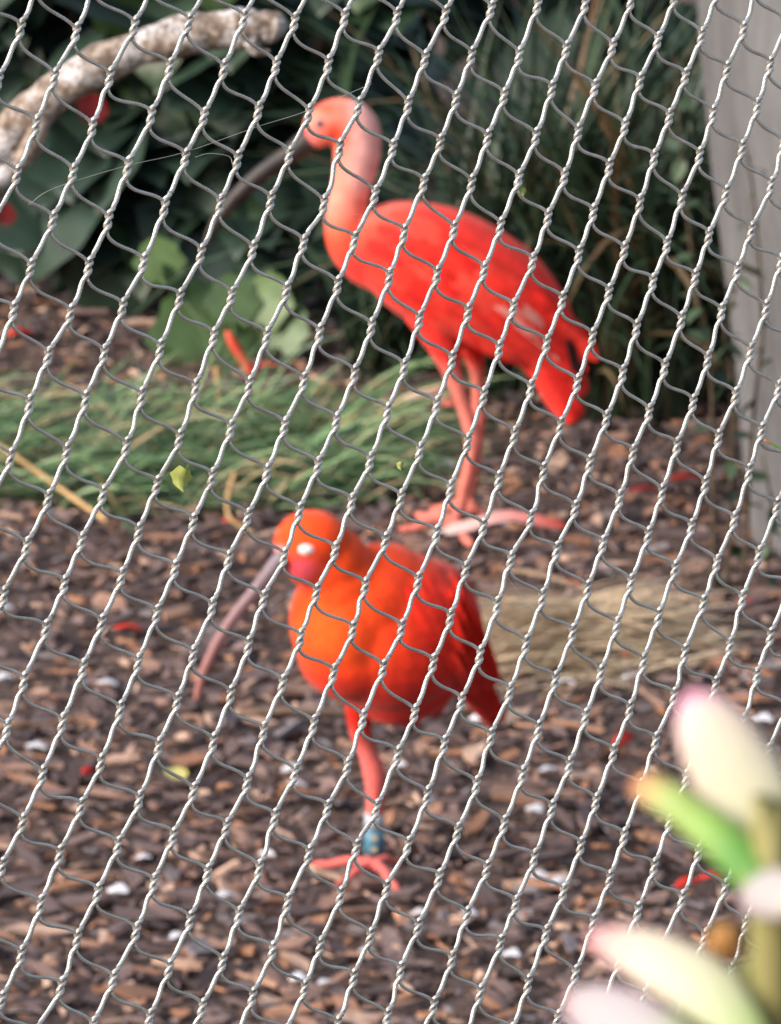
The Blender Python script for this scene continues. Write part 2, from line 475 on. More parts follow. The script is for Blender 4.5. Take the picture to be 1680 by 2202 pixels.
shrub('broadleaf_shrub', 'dark broad leaved shrub beyond the foot of the pale branch', (b0.x - 0.75, b0.y + 0.3, 0), 0.7, (0.40, 0.18), 110, 0.13, 8, seed=41, zlo=0.1)
shrub('broadleaf_shrub', 'dark shrub on the far side of the grey trunk', (b0.x + 1.75, b0.y + 0.2, 0), 0.8, (0.45, 0.2), 110, 0.13, 8, seed=43, zlo=0.1)
b3 = on_ground(800, 500)
shrub('broadleaf_shrub', 'dark shrub filling the gap behind the sedge clumps', (b3.x, b3.y + 0.5, 0), 0.85, (0.5, 0.2), 110, 0.12, 9, seed=31)
b4 = on_ground(1350, 480)
shrub('broadleaf_shrub', 'dark shrub behind the sedge clumps and the grey trunk', (b4.x, b4.y + 0.5, 0), 0.85, (0.5, 0.2), 110, 0.12, 9, seed=37)
# low plant with pale lobed leaves
lp = on_ground(470, 800)
root = empty('lobed_leaf_plant', lp); tag(root, 'low plant with light green lobed leaves behind the grass', 'plant')
LOB = [(440, 705, 230, 0.3), (560, 640, 130, -0.7), (345, 555, 110, 0.2), (600, 700, 120, -1.2), (410, 780, 150, 1.0), (500, 640, 120, 0.0), (395, 600, 90, 2.2)]
for (px, py, sz, rz) in LOB:
    p = on_y(px, py, lp.y + 0.02 + 0.0002 * (760 - py)); s = sz * 0.00057
    loc = p - Vector((0, 0, s * 0.45)) - lp
    link('leaf', lobed_me, root, loc, (1.05, 0, rz * 0.5), s)
    v, f = tube(spline([(0.02 * rz, 0, -0.01), tuple(loc * 0.5 + Vector((0.01, 0, 0.01))), tuple(loc)], 5), 0.002, 5)
    link('stem', mesh_of('stem', v, f, light_leaf), root)

# ------------------------------------------------------------------ grey trunk
m, t, b = new_mat('grey_bark', 0.85, 0, 0.3)
n1 = noise_tex(t, 5, 6, stretch=(3, 3, 0.5)); n2 = noise_tex(t, 28, 6, stretch=(4, 4, 0.6))
c1 = ramp(t, n1, [(0.3, lin(84, 84, 87)), (0.58, lin(106, 106, 110)), (0.75, lin(126, 126, 129))])
c2 = ramp(t, n2, [(0.35, (0.80, 0.80, 0.80, 1)), (0.6, (1, 1, 1, 1))])
t.links.new(mixc(t, 1.0, c1, c2, 'MULTIPLY'), b.inputs['Base Color'])
bump(t, b, n2, 0.5, 0.006)
tb = on_ground(1650, 1250)
TY = tb.y + 0.20
root = empty('grey_tree', (tb.x + 0.19, TY, 0)); tag(root, 'pale grey leaning tree trunk at the edge of the sedge', 'tree')
P = []
RAD = []
for (px, py, r) in [(1640, 1330, 0.215), (1628, 1230, 0.20), (1606, 1050, 0.19), (1585, 800, 0.185), (1556, 560, 0.18), (1528, 300, 0.18), (1500, 40, 0.178)]:
    q = on_y(px, py, TY); P.append((q.x + r, TY, q.z)); RAD.append(r)
x0, _, z0 = P[-1]
for k in range(1, 6):
    P.append((x0 - 0.045 * k, TY + 0.02 * k, z0 + 0.5 * k)); RAD.append(0.175 - 0.012 * k)
P[0] = (P[0][0], TY, -0.08)
P = np.array(P) - np.array([tb.x + 0.19, TY, 0])
S = spline(P, 8); RR = np.interp(np.linspace(0, 1, len(S)), np.linspace(0, 1, len(RAD)), RAD)
RR = RR * (1 + 0.006 * np.sin(np.arange(len(S)) * 0.35))
v, f = tube(S, RR, 28)
link('trunk', mesh_of('trunk', v, f, m), root)
# limbs and a high crown well above the picture
acc = Acc(); top = S[-1]
for k in range(6):
    a = k * 1.05 + 0.3
    q = [S[-1 - 3 * (k % 3)], S[-1] + np.array([0.4 * math.cos(a), 0.4 * math.sin(a), 0.5]), S[-1] + np.array([1.0 * math.cos(a), 0.9 * math.sin(a), 0.9 + 0.1 * k])]
    q = spline(q, 6); v, f = tube(q, np.linspace(0.07, 0.02, len(q)), 8); acc.add(v, f)
link('limbs', acc.mesh('limbs', m), root)
acc = Acc(); lv, lf = broad_leaf(); lv = np.array(lv)
for k in range(900):
    d = rng.normal(0, 1, 3); d /= np.linalg.norm(d)
    p = top + np.array([0, 0, 0.9]) + d * np.array([1.3, 1.1, 0.6]) * rng.uniform(0.3, 1) ** 0.5
    acc.add(lv * rng.uniform(0.09, 0.16) @ rotm(*rng.uniform(0, 6.28, 3)).T + p, lf)
link('crown', acc.mesh('crown', noise_mat('crown_leaf', [(0.3, lin(44, 62, 40)), (0.7, lin(80, 104, 62))], 4, 0.5)), root)
# thin leafy sprigs in front of the trunk
sprig_leaf = leaf_material('sprig_leaf', [(0, lin(44, 62, 46)), (1, lin(62, 82, 56))], 0.5)
v, f = broad_leaf(0, cup=0.1, fold=0.1); small_leaf = mesh_of('leaf', [(x * 0.6, y, z) for x, y, z in v], f, sprig_leaf)
SPR = [((1570, 1010), [(1575, 850), (1560, 720), (1600, 560)], 16, 'thin leafy sprig climbing in front of the grey trunk'),
       ((1540, 1000), [(1530, 820), (1500, 640), (1470, 380), (1450, 120)], 22, 'tall thin leafy sprig between the sedge and the grey trunk'),
       ((1655, 1270), [(1650, 1200), (1660, 1100), (1640, 980)], 8, 'short leafy sprig at the foot of the grey trunk'),
       ((1600, 1100), [(1620, 900), (1640, 700), (1620, 420), (1600, 300)], 12, 'thin sprig with few leaves crossing the grey trunk')]
for (bp, pts, nl, lab) in SPR:
    base = on_ground(*bp)
    Y = min(base.y, TY - 0.26); base = Vector((on_y(bp[0], bp[1], Y).x, Y, gz(0, Y)))
    root = empty('leafy_sprig', base); tag(root, lab, 'plant', 'sprigs by the grey trunk')
    P = [Vector((0, 0, -0.01))] + [on_y(x, y, Y) - base for x, y in pts]
    S = spline([tuple(p) for p in P], 8)
    vv, ff = tube(S, np.linspace(0.003, 0.0012, len(S)), 6)
    link('stem', mesh_of('stem', vv, ff, bark), root)
    for i in range(nl):
        p = S[int((i + 1) / (nl + 1) * (len(S) - 1))]
        link('leaf', small_leaf, root, tuple(p), (rng.normal(-0.3, 0.5), rng.normal(0, 0.5), rng.uniform(0, 6.28)), rng.uniform(0.016, 0.032))

# ------------------------------------------------------------------ pale curved branch
m, t, b = new_mat('pale_branch', 0.8, 0, 0.3)
n1 = noise_tex(t, 95, 7, 0.66); n2 = noise_tex(t, 38, 7, 0.62); n3 = noise_tex(t, 210, 5)
c = ramp(t, n1, [(0.30, lin(82, 70, 62)), (0.46, lin(128, 112, 102)), (0.60, lin(166, 152, 144))])
c = mixc(t, ramp(t, n2, [(0.50, (0, 0, 0, 1)), (0.58, (0.8, 0.8, 0.8, 1))]), c, lin(198, 196, 202))
c = mixc(t, ramp(t, n3, [(0.40, (1, 1, 1, 1)), (0.5, (0, 0, 0, 1))]), c, mixc(t, 1.0, c, (0.5, 0.46, 0.42, 1), 'MULTIPLY'))
t.links.new(c, b.inputs['Base Color']); bump(t, b, n1, 0.6, 0.004)
BY = 4.9
bp = [(-330, 1000, 66), (-190, 660, 60), (-60, 420, 54), (30, 285, 48), (130, 192, 43), (260, 120, 42), (390, 78, 43), (500, 60, 43), (575, 60, 40), (605, 68, 30), (616, 74, 16)]
base = on_y(-420, 1500, BY + 0.2); base.z = 0
root = empty('fallen_branch', (base.x, BY, gz(base.x, BY))); tag(root, 'pale weathered curved branch with a sawn end above the dark shrub', 'branch')
sc = BY / math.cos(PITCH) / FD
P = [Vector((base.x, BY, -0.05)), Vector((base.x + 0.02, BY, 0.25))] + [on_y(x, y, BY) for x, y, _ in bp]
RAD = [0.028, 0.026] + [r * sc for _, _, r in bp]
S = spline([tuple(p - root.location) for p in P], 9); RR = np.interp(np.linspace(0, 1, len(S)), np.linspace(0, 1, len(RAD)), RAD)
RR = RR * (1 + 0.05 * np.sin(np.arange(len(S)) * 0.55) + 0.03 * np.sin(np.arange(len(S)) * 1.7))
v, f = tube(S, RR, 18)
v = v + np.array([[0.0022 * mnoise.noise(Vector(q) * 45), 0.0022 * mnoise.noise(Vector(q) * 45 + Vector((9, 0, 0))), 0.0022 * mnoise.noise(Vector(q) * 45 + Vector((0, 9, 0)))] for q in v])
link('limb', mesh_of('limb', v, f, m), root)
# side twig that drops from it and the knot under its end
for nm, pts, rad in (('side_twig', [(95, 250, 20), (72, 305, 24), (40, 350, 22), (-10, 395, 24), (-80, 470, 22)], None), ('broken_stub', [(540, 85, 20), (552, 108, 14), (572, 112, 7), (580, 108, 3)], None)):
    P = [on_y(x, y, BY - 0.012) - root.location for x, y, _ in pts]
    S = spline([tuple(p) for p in P], 5); RR = np.interp(np.linspace(0, 1, len(S)), np.linspace(0, 1, len(pts)), [r * sc for _, _, r in pts])
    v, f = tube(S, RR, 12)
    link(nm, mesh_of(nm, v, f, m), root)

# ================================================================== IBISES
def loft(secs, ns=20, depth=Vector((0, 1, 0))):
    """secs: (centre Vector, radius in the upright plane, radius in depth); a closed skin along the centres"""
    C = [Vector(s[0]) for s in secs]; V = []; F = []
    for i, s in enumerate(secs):
        t = (C[min(i + 1, len(C) - 1)] - C[max(i - 1, 0)]).normalized()
        e2 = (depth - t * depth.dot(t)).normalized()
        e1 = t.cross(e2)
        for j in range(ns):
            a = 2 * math.pi * j / ns
            V.append(tuple(C[i] + e1 * (s[1] * math.cos(a)) + e2 * (s[2] * math.sin(a))))
    n = len(secs)
    for i in range(n - 1):
        for j in range(ns):
            j2 = (j + 1) % ns
            F.append((i * ns + j, i * ns + j2, (i + 1) * ns + j2, (i + 1) * ns + j))
    F.append(tuple(range(ns))[::-1]); F.append(tuple((n - 1) * ns + j for j in range(ns)))
    return V, F
def loft_px(pts, Y, s, n=5, dy=0.0):
    """pts: (px, py, r px, depth r px, depth offset px towards the viewer)"""
    A = spline(np.array(pts, float), n)
    out = []
    for px, py, r, rd, wo in A:
        c = on_y(px, py, Y); c.y -= wo * s
        out.append((c, max(r, 1.0) * s, max(rd, 1.0) * s))
    return loft(out)
def ellipsoid(c, rx, ry, rz, n=14):
    V = []; F = []
    for i in range(n + 1):
        a = math.pi * i / n
        for j in range(2 * n):
            b_ = math.pi * j / n
            V.append((c[0] + rx * math.sin(a) * math.cos(b_), c[1] + ry * math.sin(a) * math.sin(b_), c[2] + rz * math.cos(a)))
    for i in range(n):
        for j in range(2 * n):
            j2 = (j + 1) % (2 * n)
            F.append((i * 2 * n + j, (i + 1) * 2 * n + j, (i + 1) * 2 * n + j2, i * 2 * n + j2))
    return V, F
def fuse(acc, voxel, smooth_it):
    me = mesh_of('tmp', np.vstack(acc.v), acc.f)
    bm = bmesh.new(); bm.from_mesh(me); bmesh.ops.remove_doubles(bm, verts=bm.verts, dist=1e-7); bmesh.ops.recalc_face_normals(bm, faces=bm.faces); bm.to_mesh(me); bm.free()
    o = bpy.data.objects.new('tmp', me); col.objects.link(o)
    md = o.modifiers.new('r', 'REMESH'); md.mode = 'VOXEL'; md.voxel_size = voxel; md.use_smooth_shade = True
    md = o.modifiers.new('s', 'SMOOTH'); md.factor = 0.5; md.iterations = smooth_it
    dg = bpy.context.evaluated_depsgraph_get()
    r = bpy.data.meshes.new_from_object(o.evaluated_get(dg))
    bpy.data.objects.remove(o); bpy.data.meshes.remove(me)
    return r
def paint(me, fn, mat):
    n = len(me.vertices); co = np.empty(n * 3); me.vertices.foreach_get('co', co); co = co.reshape(-1, 3)
    c = np.empty((n, 4), np.float32)
    for i, p in enumerate(co): c[i] = fn(Vector(p))
    ca = me.color_attributes.new('Col', 'FLOAT_COLOR', 'POINT'); ca.data.foreach_set('color', c.ravel())
    me.materials.clear(); me.materials.append(mat)
    me.polygons.foreach_set('use_smooth', [True] * len(me.polygons)); me.update()
def rebase(me, loc):
    me.transform(Matrix.Translation(-Vector(loc)))
def mix4(a, b, t):
    t = max(0.0, min(1.0, t)); return tuple(x + (y - x) * t for x, y in zip(a, b))
def sstep(a, b, x):
    t = max(0.0, min(1.0, (x - a) / (b - a))); return t * t * (3 - 2 * t)
plume = attr_mat('plumage', 0.75, 0.15, vary=55, amount=0.45, bmp=(120, 0.35, 0.004))
plume.node_tree.nodes['Principled BSDF'].inputs['Sheen Weight'].default_value = 0.25
plume.node_tree.nodes['Principled BSDF'].inputs['Sheen Roughness'].default_value = 0.5
plume.node_tree.nodes['Principled BSDF'].inputs['Sheen Tint'].default_value = (1, 0.55, 0.5, 1)
bill_dark = noise_mat('bill_dark', [(0.3, lin(34, 29, 32)), (0.7, lin(56, 47, 47))], 60, 0.5)
bill_pale = attr_mat('bill_pale', 0.5, 0.4, vary=60, amount=0.3)
eye_mat = noise_mat('eye', [(0, lin(84, 78, 94)), (1, lin(120, 100, 112))], 200, 0.2)
lid_mat = noise_mat('eyelid', [(0, lin(224, 214, 214)), (1, lin(238, 230, 230))], 300, 0.5)
def feathers(bvh, rows, Y, s, accs, colfn, near=-1, flat=None):
    """overlapping feather vanes laid over the body skin; each row entry: start px, direction, length, width, layer"""
    for (px, py, dx, dy, L, W, layer) in rows:
        V = []; n = 7; last = None
        if bvh.ray_cast(EYE, ray(px, py).normalized())[0] is None: continue
        nrm = math.hypot(dx, dy); dx /= nrm; dy /= nrm
        for i in range(n + 1):
            t = i / n
            wd = W * (0.35 + 1.1 * t) if t < 0.45 else W * 0.845
            wd *= (1 - max(0, (t - 0.6) / 0.4) ** 3.5 * 0.8)
            for j in (-1, 0, 1):
                x = px + dx * L * t - dy * wd * 0.5 * j; y = py + dy * L * t + dx * wd * 0.5 * j
                q = on_y(x, y, Y)
                h = bvh.ray_cast(EYE, ray(x, y).normalized())
                yy = h[0].y if h[0] is not None else (last if last is not None else Y)
                if last is not None and yy > last + 0.012: yy = last + 0.003
                last = yy
                yy -= 0.0008 * layer + 0.0016 * (1 - abs(j)) + 0.002 * t * (1 - t)
                V.append(tuple(on_y(x, y, yy)))
        F = []
        for i in range(n):
            for j in range(2):
                a = i * 3 + j; F.append((a, a + 1, a + 4, a + 3))
        accs.add(V, F, np.array(colfn(px, py)))

# ------------------------------------------------------------------ the upright ibis
f1 = on_ground(968, 1135); Y1 = f1.y
S1 = Y1 / math.cos(PITCH) / FD
acc = Acc()
# head and neck, then torso and tail, in photograph pixels
acc.add(*loft_px([(664, 306, 14, 14, 0), (672, 300, 26, 24, 0), (692, 278, 44, 38, 0), (725, 262, 51, 43, 0), (757, 276, 57, 46, 0), (768, 315, 52, 45, 0), (764, 360, 47, 43, 0), (753, 410, 42, 42, 0), (747, 455, 46, 46, 0), (756, 510, 56, 58, 0), (795, 545, 70, 70, 0), (850, 570, 70, 70, 0)], Y1, S1))
acc.add(*loft_px([(728, 505, 26, 30, 0), (748, 520, 48, 54, 0), (768, 527, 64, 72, 0), (801, 530, 88, 92, 0), (853, 540, 112, 112, 0), (922, 566, 130, 122, 0), (998, 600, 132, 122, 0), (1075, 643, 122, 110, 0), (1140, 695, 99, 88, 0), (1192, 745, 66, 60, 0), (1222, 800, 40, 42, 0), (1240, 850, 30, 34, 0)], Y1, S1))
acc.add(*loft_px([(1120, 720, 50, 40, 0), (1170, 790, 38, 46, 0), (1205, 850, 36, 44, 0), (1232, 892, 30, 40, 0), (1238, 902, 18, 28, 0)], Y1, S1))
# thighs and legs
acc.add(*loft_px([(930, 660, 60, 50, 40), (955, 730, 38, 36, 40), (970, 780, 24, 22, 40), (990, 840, 17, 16, 38), (1011, 905, 17, 16, 35), (1018, 938, 19, 18, 34), (1014, 972, 15, 14, 33), (1001, 1030, 14, 13, 30), (989, 1085, 14.5, 14, 30), (977, 1118, 17, 17, 28)], Y1, S1, 6))
acc.add(*loft_px([(985, 680, 60, 50, -45), (1012, 750, 30, 30, -45), (1026, 800, 18, 18, -45), (1030, 850, 15, 15, -45), (1030, 905, 16, 15, -45), (1026, 940, 17, 16, -45), (1024, 985, 13, 13, -45), (1016, 1040, 13, 13, -45), (1006, 1085, 15, 15, -48)], Y1, S1, 6))
def toes(acc, hub, ends, r0):
    for e in ends:
        a = on_z(hub[0], hub[1], 0.012 + r0 * 1.3); b_ = on_z(e[0], e[1], 0.011 + r0 * 0.6)
        m1 = a.lerp(b_, 0.35); m1.z += r0 * 1.1; m2 = a.lerp(b_, 0.7); m2.z = b_.z + r0 * 0.2
        P = spline([tuple(a), tuple(m1), tuple(m2), tuple(b_)], 5)
        v, f = tube(P, np.interp(np.linspace(0, 1, len(P)), [0, 0.35, 0.45, 0.7, 0.8, 1], [r0 * 1.3, r0, r0 * 1.12, r0 * 0.9, r0, r0 * 0.5]), 10)
        acc.add(v, f)
hub1 = (972, 1128); hub2 = (1003, 1098)
toes(acc, hub1, [(850, 1140), (893, 1104), (1016, 1172), (1000, 1128)], 11 * S1)
toes(acc, hub2, [(925, 1092), (960, 1080), (1062, 1120), (1040, 1098)], 10 * S1)
body1 = fuse(acc, 0.0021, 5)
SCAR = lin(236, 50, 44); SALM = lin(243, 136, 120); PALE = lin(248, 180, 176); ORNG = lin(240, 88, 56); LEGP = lin(212, 116, 106); DKRED = lin(178, 26, 22)
def col1(p):
    x, y = to_px(p)
    leg = y > 760 and x < 1050 and y > 760 + max(0, (x - 1000)) * 0.4
    if leg: return mix4(mix4(SCAR, LEGP, sstep(758, 815, y)), lin(200, 112, 100), sstep(930, 1100, y))
    t = sstep(440, 600, y + (x - 745) * 0.75)
    c = mix4(SALM, ORNG, sstep(430, 520, y))
    c = mix4(c, PALE, sstep(735, 775, x) * sstep(440, 390, y))  # highlight on the right of head and neck, put into the colour
    face = math.exp(-(((x - 722) / 26) ** 2 + ((y - 290) / 30) ** 2)) + math.exp(-(((x - 700) / 30) ** 2 + ((y - 232) / 18) ** 2)) * 0.7
    c = mix4(c, lin(238, 70, 44), min(1, face))
    if x < 690 and y > 275: c = mix4(c, lin(226, 110, 108), sstep(692, 672, x))
    c = mix4(c, SCAR, t)
    c = mix4(c, DKRED, sstep(1225, 1262, x) * sstep(700, 760, y) * 0.5)
    return c
base1 = (f1.x, Y1, gz(f1.x, Y1))
bvh1 = BVHTree.FromPolygons([v.co.copy() for v in body1.vertices], [tuple(p.vertices) for p in body1.polygons])
paint(body1, col1, plume)
ibis1 = empty('scarlet_ibis', base1); tag(ibis1, 'upright scarlet ibis with pale pink neck and long black bill', 'bird', 'scarlet ibises on the mulch')
rebase(body1, base1); link('body', body1, ibis1)
# wing vanes
rows = []
for a in range(11):
    t = a / 10.0
    cxp = 845 + (1185 - 845) * t; cyp = 530 + (735 - 530) * t + 12 * math.sin(t * 3.1)
    hw = 92 * math.sin(math.pi * min(1, 0.25 + 0.62 * t)) ** 0.7 + 8
    nn = max(3, int(hw / 17))
    for b_ in range(nn):
        o_ = (b_ + 0.5) / nn * 2 - 1
        dx, dy = 0.80, 0.58 + 0.10 * o_ * -1
        rows.append((cxp - 0.58 * -o_ * hw * -1 - 40 + rng.normal(0, 4), cyp + 0.80 * o_ * hw - 30 + rng.normal(0, 4), dx, dy, 92 + 60 * t, 46, 1 + 0.35 * (10 - a)))
for k in range(9):      # long flight feathers towards the wing tip
    o_ = k / 8.0
    sx, sy = 1015 + 70 * (1 - o_), 700 - 105 * (1 - o_)
    ex, ey = 1190 + 74 * o_ ** 0.6 if False else 1262 - 62 * (1 - o_) ** 1.4, 835 - 12 * o_ - 34 * (1 - o_)
    rows.append((sx, sy, ex - sx, ey - sy, math.hypot(ex - sx, ey - sy), 40, 0.6 + 0.25 * k))
def wcol1(px, py):
    c = mix4(lin(236, 42, 34), lin(244, 74, 60), rng.uniform(0, 0.9))
    c = mix4(c, lin(222, 34, 30), sstep(0.6, 1.0, rng.uniform()))
    if abs(px - 1040) < 26 and abs(py - 630) < 22: c = mix4(c, lin(250, 190, 180), 0.6)
    return c
wa = Acc(); feathers(bvh1, sorted(rows, key=lambda q: q[6]), Y1, S1, wa, wcol1)
wing = wa.mesh('wing', plume)
wing_far = wing.copy(); wing_far.transform(Matrix.Translation((0, 2 * Y1, 0)) @ Matrix.Scale(-1, 4, Vector((0, 1, 0))))
rebase(wing, base1); rebase(wing_far, base1)
link('wing', wing, ibis1); link('wing', wing_far, ibis1)
# dark wing tip
wa = Acc(); feathers(bvh1, [(1222, 730, 0.30, 0.9, 100, 30, 3.4), (1232, 742, 0.22, 0.95, 84, 26, 3.8)], Y1, S1, wa, lambda x, y: lin(36, 20, 24))
mm = wa.mesh('wing_tip', plume); rebase(mm, base1); tag(link('wing_tip', mm, ibis1), 'black tips of the folded wing feathers')
# tail fan
rows = [(1150 + 6 * k, 770 + 4 * k, 62 + 5 * k, 128 - 3 * k, 132, 36, 0.3 + 0.2 * k) for k in range(5)]
wa = Acc(); feathers(bvh1, rows, Y1, S1, wa, lambda x, y: mix4(lin(228, 36, 32), lin(240, 54, 46), rng.uniform()))
mm = wa.mesh('tail', plume); rebase(mm, base1); link('tail', mm, ibis1)
# bill
def bill(pts, Y, s, wo, mat, base, parent, cols=None):
    A = spline(np.array(pts, float), 6); secs = []
    for px, py, r in A:
        c = on_y(px, py, Y); c.y -= wo * s; secs.append((c, r * s, r * 0.8 * s))
    V, F = loft(secs, 14)
    C = None
    if cols:
        n = len(secs); C = [mix4(cols[0], cols[1], i / (n - 1)) for i in range(n) for _ in range(14)]
    me = mesh_of('bill', V, F, mat, True, C); rebase(me, base); o = link('bill', me, parent)
    return o
bill([(676, 302, 26), (658, 306, 25), (626, 331, 22), (588, 356, 20), (548, 386, 18), (510, 422, 16), (478, 460, 14), (456, 496, 11), (440, 532, 6)], Y1, S1, 0, bill_dark, base1, ibis1)
def eye_on(bvh, px, py, Y, r, mat, base, parent, nm='eye', fx=1.0, fz=1.0):
    q = on_y(px, py, Y)
    h = bvh.ray_cast(EYE, ray(px, py).normalized())
    c = h[0] if h[0] is not None else q
    V, F = ellipsoid((c.x, c.y + r * 0.25, c.z), r * fx, r * 0.6, r * fz, 10)
    me = mesh_of(nm, V, F, mat); rebase(me, base); return link(nm, me, parent)
eye_on(bvh1, 689, 267, Y1, 11 * S1, eye_mat, base1, ibis1)

# ------------------------------------------------------------------ the hunched ibis on one leg
f2 = on_ground(804, 1868); Y2 = f2.y
S2 = Y2 / math.cos(PITCH) / FD
def P2(px, py, wo): return on_y(px, py, Y2 - wo * S2)
acc = Acc()
for (px, py, rx, rz, ry, wo) in [(752, 1338, 130, 150, 118, 70), (760, 1400, 122, 110, 115, 60), (840, 1355, 180, 180, 160, 20), (825, 1255, 105, 88, 110, 30), (800, 1300, 120, 110, 120, 60), (908, 1360, 134, 165, 150, -80), (935, 1320, 95, 115, 110, -60), (862, 1455, 128, 98, 120, -20), (850, 1480, 90, 82, 90, 0), (672, 1170, 83, 74, 78, 110), (665, 1205, 58, 58, 58, 130), (715, 1215, 82, 86, 86, 90), (740, 1262, 92, 92, 96, 80)]:
    c = P2(px, py, wo)
    acc.add(*ellipsoid(c, rx * S2, ry * S2, rz * S2))
def loft2(pts, n=5):
    A = spline(np.array(pts, float), n)
    acc.add(*loft([(P2(px, py, wo), max(r, 1) * S2, max(rd, 1) * S2) for px, py, r, rd, wo in A]))
loft2([(940, 1330, 90, 90, -130), (990, 1420, 62, 66, -190), (1030, 1490, 38, 48, -230), (1055, 1535, 24, 38, -255), (1064, 1552, 10, 24, -265)])   # tail
loft2([(620, 1205, 18, 18, 150), (606, 1203, 17, 16, 160), (598, 1204, 14, 14, 165)])   # bare bill base
loft2([(800, 1470, 70, 66, 10), (775, 1530, 34, 34, 6), (777, 1578, 24, 24, 2), (792, 1620, 22, 22, 0), (805, 1662, 26, 25, 0), (808, 1705, 21, 21, 0), (806, 1760, 19, 19, 0), (804, 1825, 19, 19, 0), (804, 1848, 23, 23, 0)], 6)   # standing leg
loft2([(880, 1480, 70, 60, -30), (878, 1535, 40, 36, -20), (872, 1566, 16, 16, -10)])   # tucked thigh
loft2([(930, 1470, 52, 44, -60), (936, 1520, 28, 26, -60), (940, 1540, 11, 12, -60)])
hub = (804, 1862)
toes(acc, hub, [(668, 1856), (716, 1908), (858, 1912), (868, 1850)], 10.5 * S2)
body2 = fuse(acc, 0.0021, 14)
O1 = lin(240, 72, 22); O2 = lin(240, 60, 26); RED2 = lin(222, 36, 26); LEG2 = lin(214, 102, 98)
def col2(p):
    x, y = to_px(p)
    if y > 1560 and x < 900: return mix4(lin(196, 50, 40), LEG2, sstep(1565, 1620, y))
    c = mix4(O1, RED2, sstep(740, 1010, x + (y - 1300) * 0.2))  # brighter lit breast to darker right flank, painted into the plumage
    c = mix4(c, lin(244, 88, 26), math.exp(-(((x - 690) / 80) ** 2 + ((y - 1360) / 80) ** 2)))  # painted highlight on the left breast
    c = mix4(c, lin(196, 22, 18), sstep(1400, 1500, y - (x - 750) * 0.1) * 0.85)  # shade under the belly, painted as darker red
    f = math.exp(-(((x - 648) / 36) ** 2 + ((y - 1225) / 26) ** 2))
    c = mix4(c, lin(206, 70, 84), min(1, 1.3 * f))
    if x < 616: c = mix4(c, lin(226, 150, 158), sstep(618, 604, x) * sstep(1165, 1185, y))
    return c
base2 = (f2.x, Y2, gz(f2.x, Y2))
bvh2 = BVHTree.FromPolygons([v.co.copy() for v in body2.vertices], [tuple(p.vertices) for p in body2.polygons])
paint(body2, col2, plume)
ibis2 = empty('scarlet_ibis', base2); tag(ibis2, 'hunched orange red scarlet ibis dozing on one leg with blue leg rings', 'bird', 'scarlet ibises on the mulch')
rebase(body2, base2); link('body', body2, ibis2)
rows = []
for a in range(9):
    t = a / 8.0
    cxp = 905 + 95 * t; cyp = 1235 + 165 * t
    hw = 62 - 10 * t
    if a == 0: continue
    for b_ in range(5):
        o_ = (b_ + 0.5) / 5 * 2 - 1
        rows.append((cxp + o_ * hw * 0.9 + rng.normal(0, 3), cyp - o_ * hw * 0.42 - 18 + rng.normal(0, 3), 0.42 - 0.16 * o_, 0.9, 92 + 22 * t, 34, 1 + 0.3 * (8 - a)))
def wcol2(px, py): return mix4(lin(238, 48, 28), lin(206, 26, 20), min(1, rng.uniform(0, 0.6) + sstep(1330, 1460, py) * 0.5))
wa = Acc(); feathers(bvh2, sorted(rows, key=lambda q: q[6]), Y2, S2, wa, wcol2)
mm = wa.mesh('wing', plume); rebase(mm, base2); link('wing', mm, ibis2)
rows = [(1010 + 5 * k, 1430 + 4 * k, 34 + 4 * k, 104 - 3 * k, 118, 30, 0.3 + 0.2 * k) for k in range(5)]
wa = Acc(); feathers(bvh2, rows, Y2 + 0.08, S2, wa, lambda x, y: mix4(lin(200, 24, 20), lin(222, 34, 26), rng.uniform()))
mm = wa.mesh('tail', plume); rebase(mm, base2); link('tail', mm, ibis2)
bill([(612, 1202, 22), (598, 1210, 19), (572, 1242, 15.5), (545, 1276, 14), (515, 1312, 13), (490, 1346, 12), (468, 1382, 11.5), (448, 1422, 10.5), (433, 1460, 9.5), (423, 1504, 7)], Y2 - 165 * S2, S2, 0, bill_pale, base2, ibis2, (lin(112, 106, 120), lin(160, 104, 100)))
eye_on(bvh2, 660, 1183, Y2, 17 * S2, lid_mat, base2, ibis2, 'eyelid', 1.05, 0.72)
# two leg rings: a pale one above a blue one with pale marks
ring_mat = noise_mat('blue_ring', [(0.3, lin(58, 108, 134)), (0.7, lin(72, 122, 146))], 80, 0.45)
pale_ring = noise_mat('pale_ring', [(0.3, lin(150, 160, 176)), (0.7, lin(178, 182, 190))], 80, 0.45)
mark_mat = noise_mat('ring_mark', [(0.3, lin(170, 160, 140)), (0.7, lin(190, 178, 158))], 120, 0.6)
for (y0, y1, mt, lab) in ((1750, 1778, pale_ring, 'pale upper leg ring'), (1780, 1836, ring_mat, 'blue lower leg ring with pale marks')):
    a = P2(806, y0, 0) ; b_ = P2(804, y1, 0)
    V, F = tube([tuple(a - Vector(base2)), tuple(a.lerp(b_, 0.5) - Vector(base2)), tuple(b_ - Vector(base2))], 22 * S2, 20)
    ro = link('leg_ring', mesh_of('leg_ring', V, F, mt), ibis2); tag(ro, lab)
    if mt is ring_mat:
        for k, fy in enumerate((0.28, 0.72)):
            c = a.lerp(b_, fy) - Vector(base2)
            V, F = tube([tuple(c + Vector((0, 0, 6 * S2))), tuple(c), tuple(c - Vector((0, 0, 6 * S2)))], 22.6 * S2, 20, cap=False)
            keep = [q for q in F if all((V[i][0] - c.x) < 11 * S2 and (V[i][0] - c.x) > -11 * S2 and V[i][1] < c.y for i in q)]
            link('ring_mark', mesh_of('ring_mark', V, keep, mark_mat), ro)

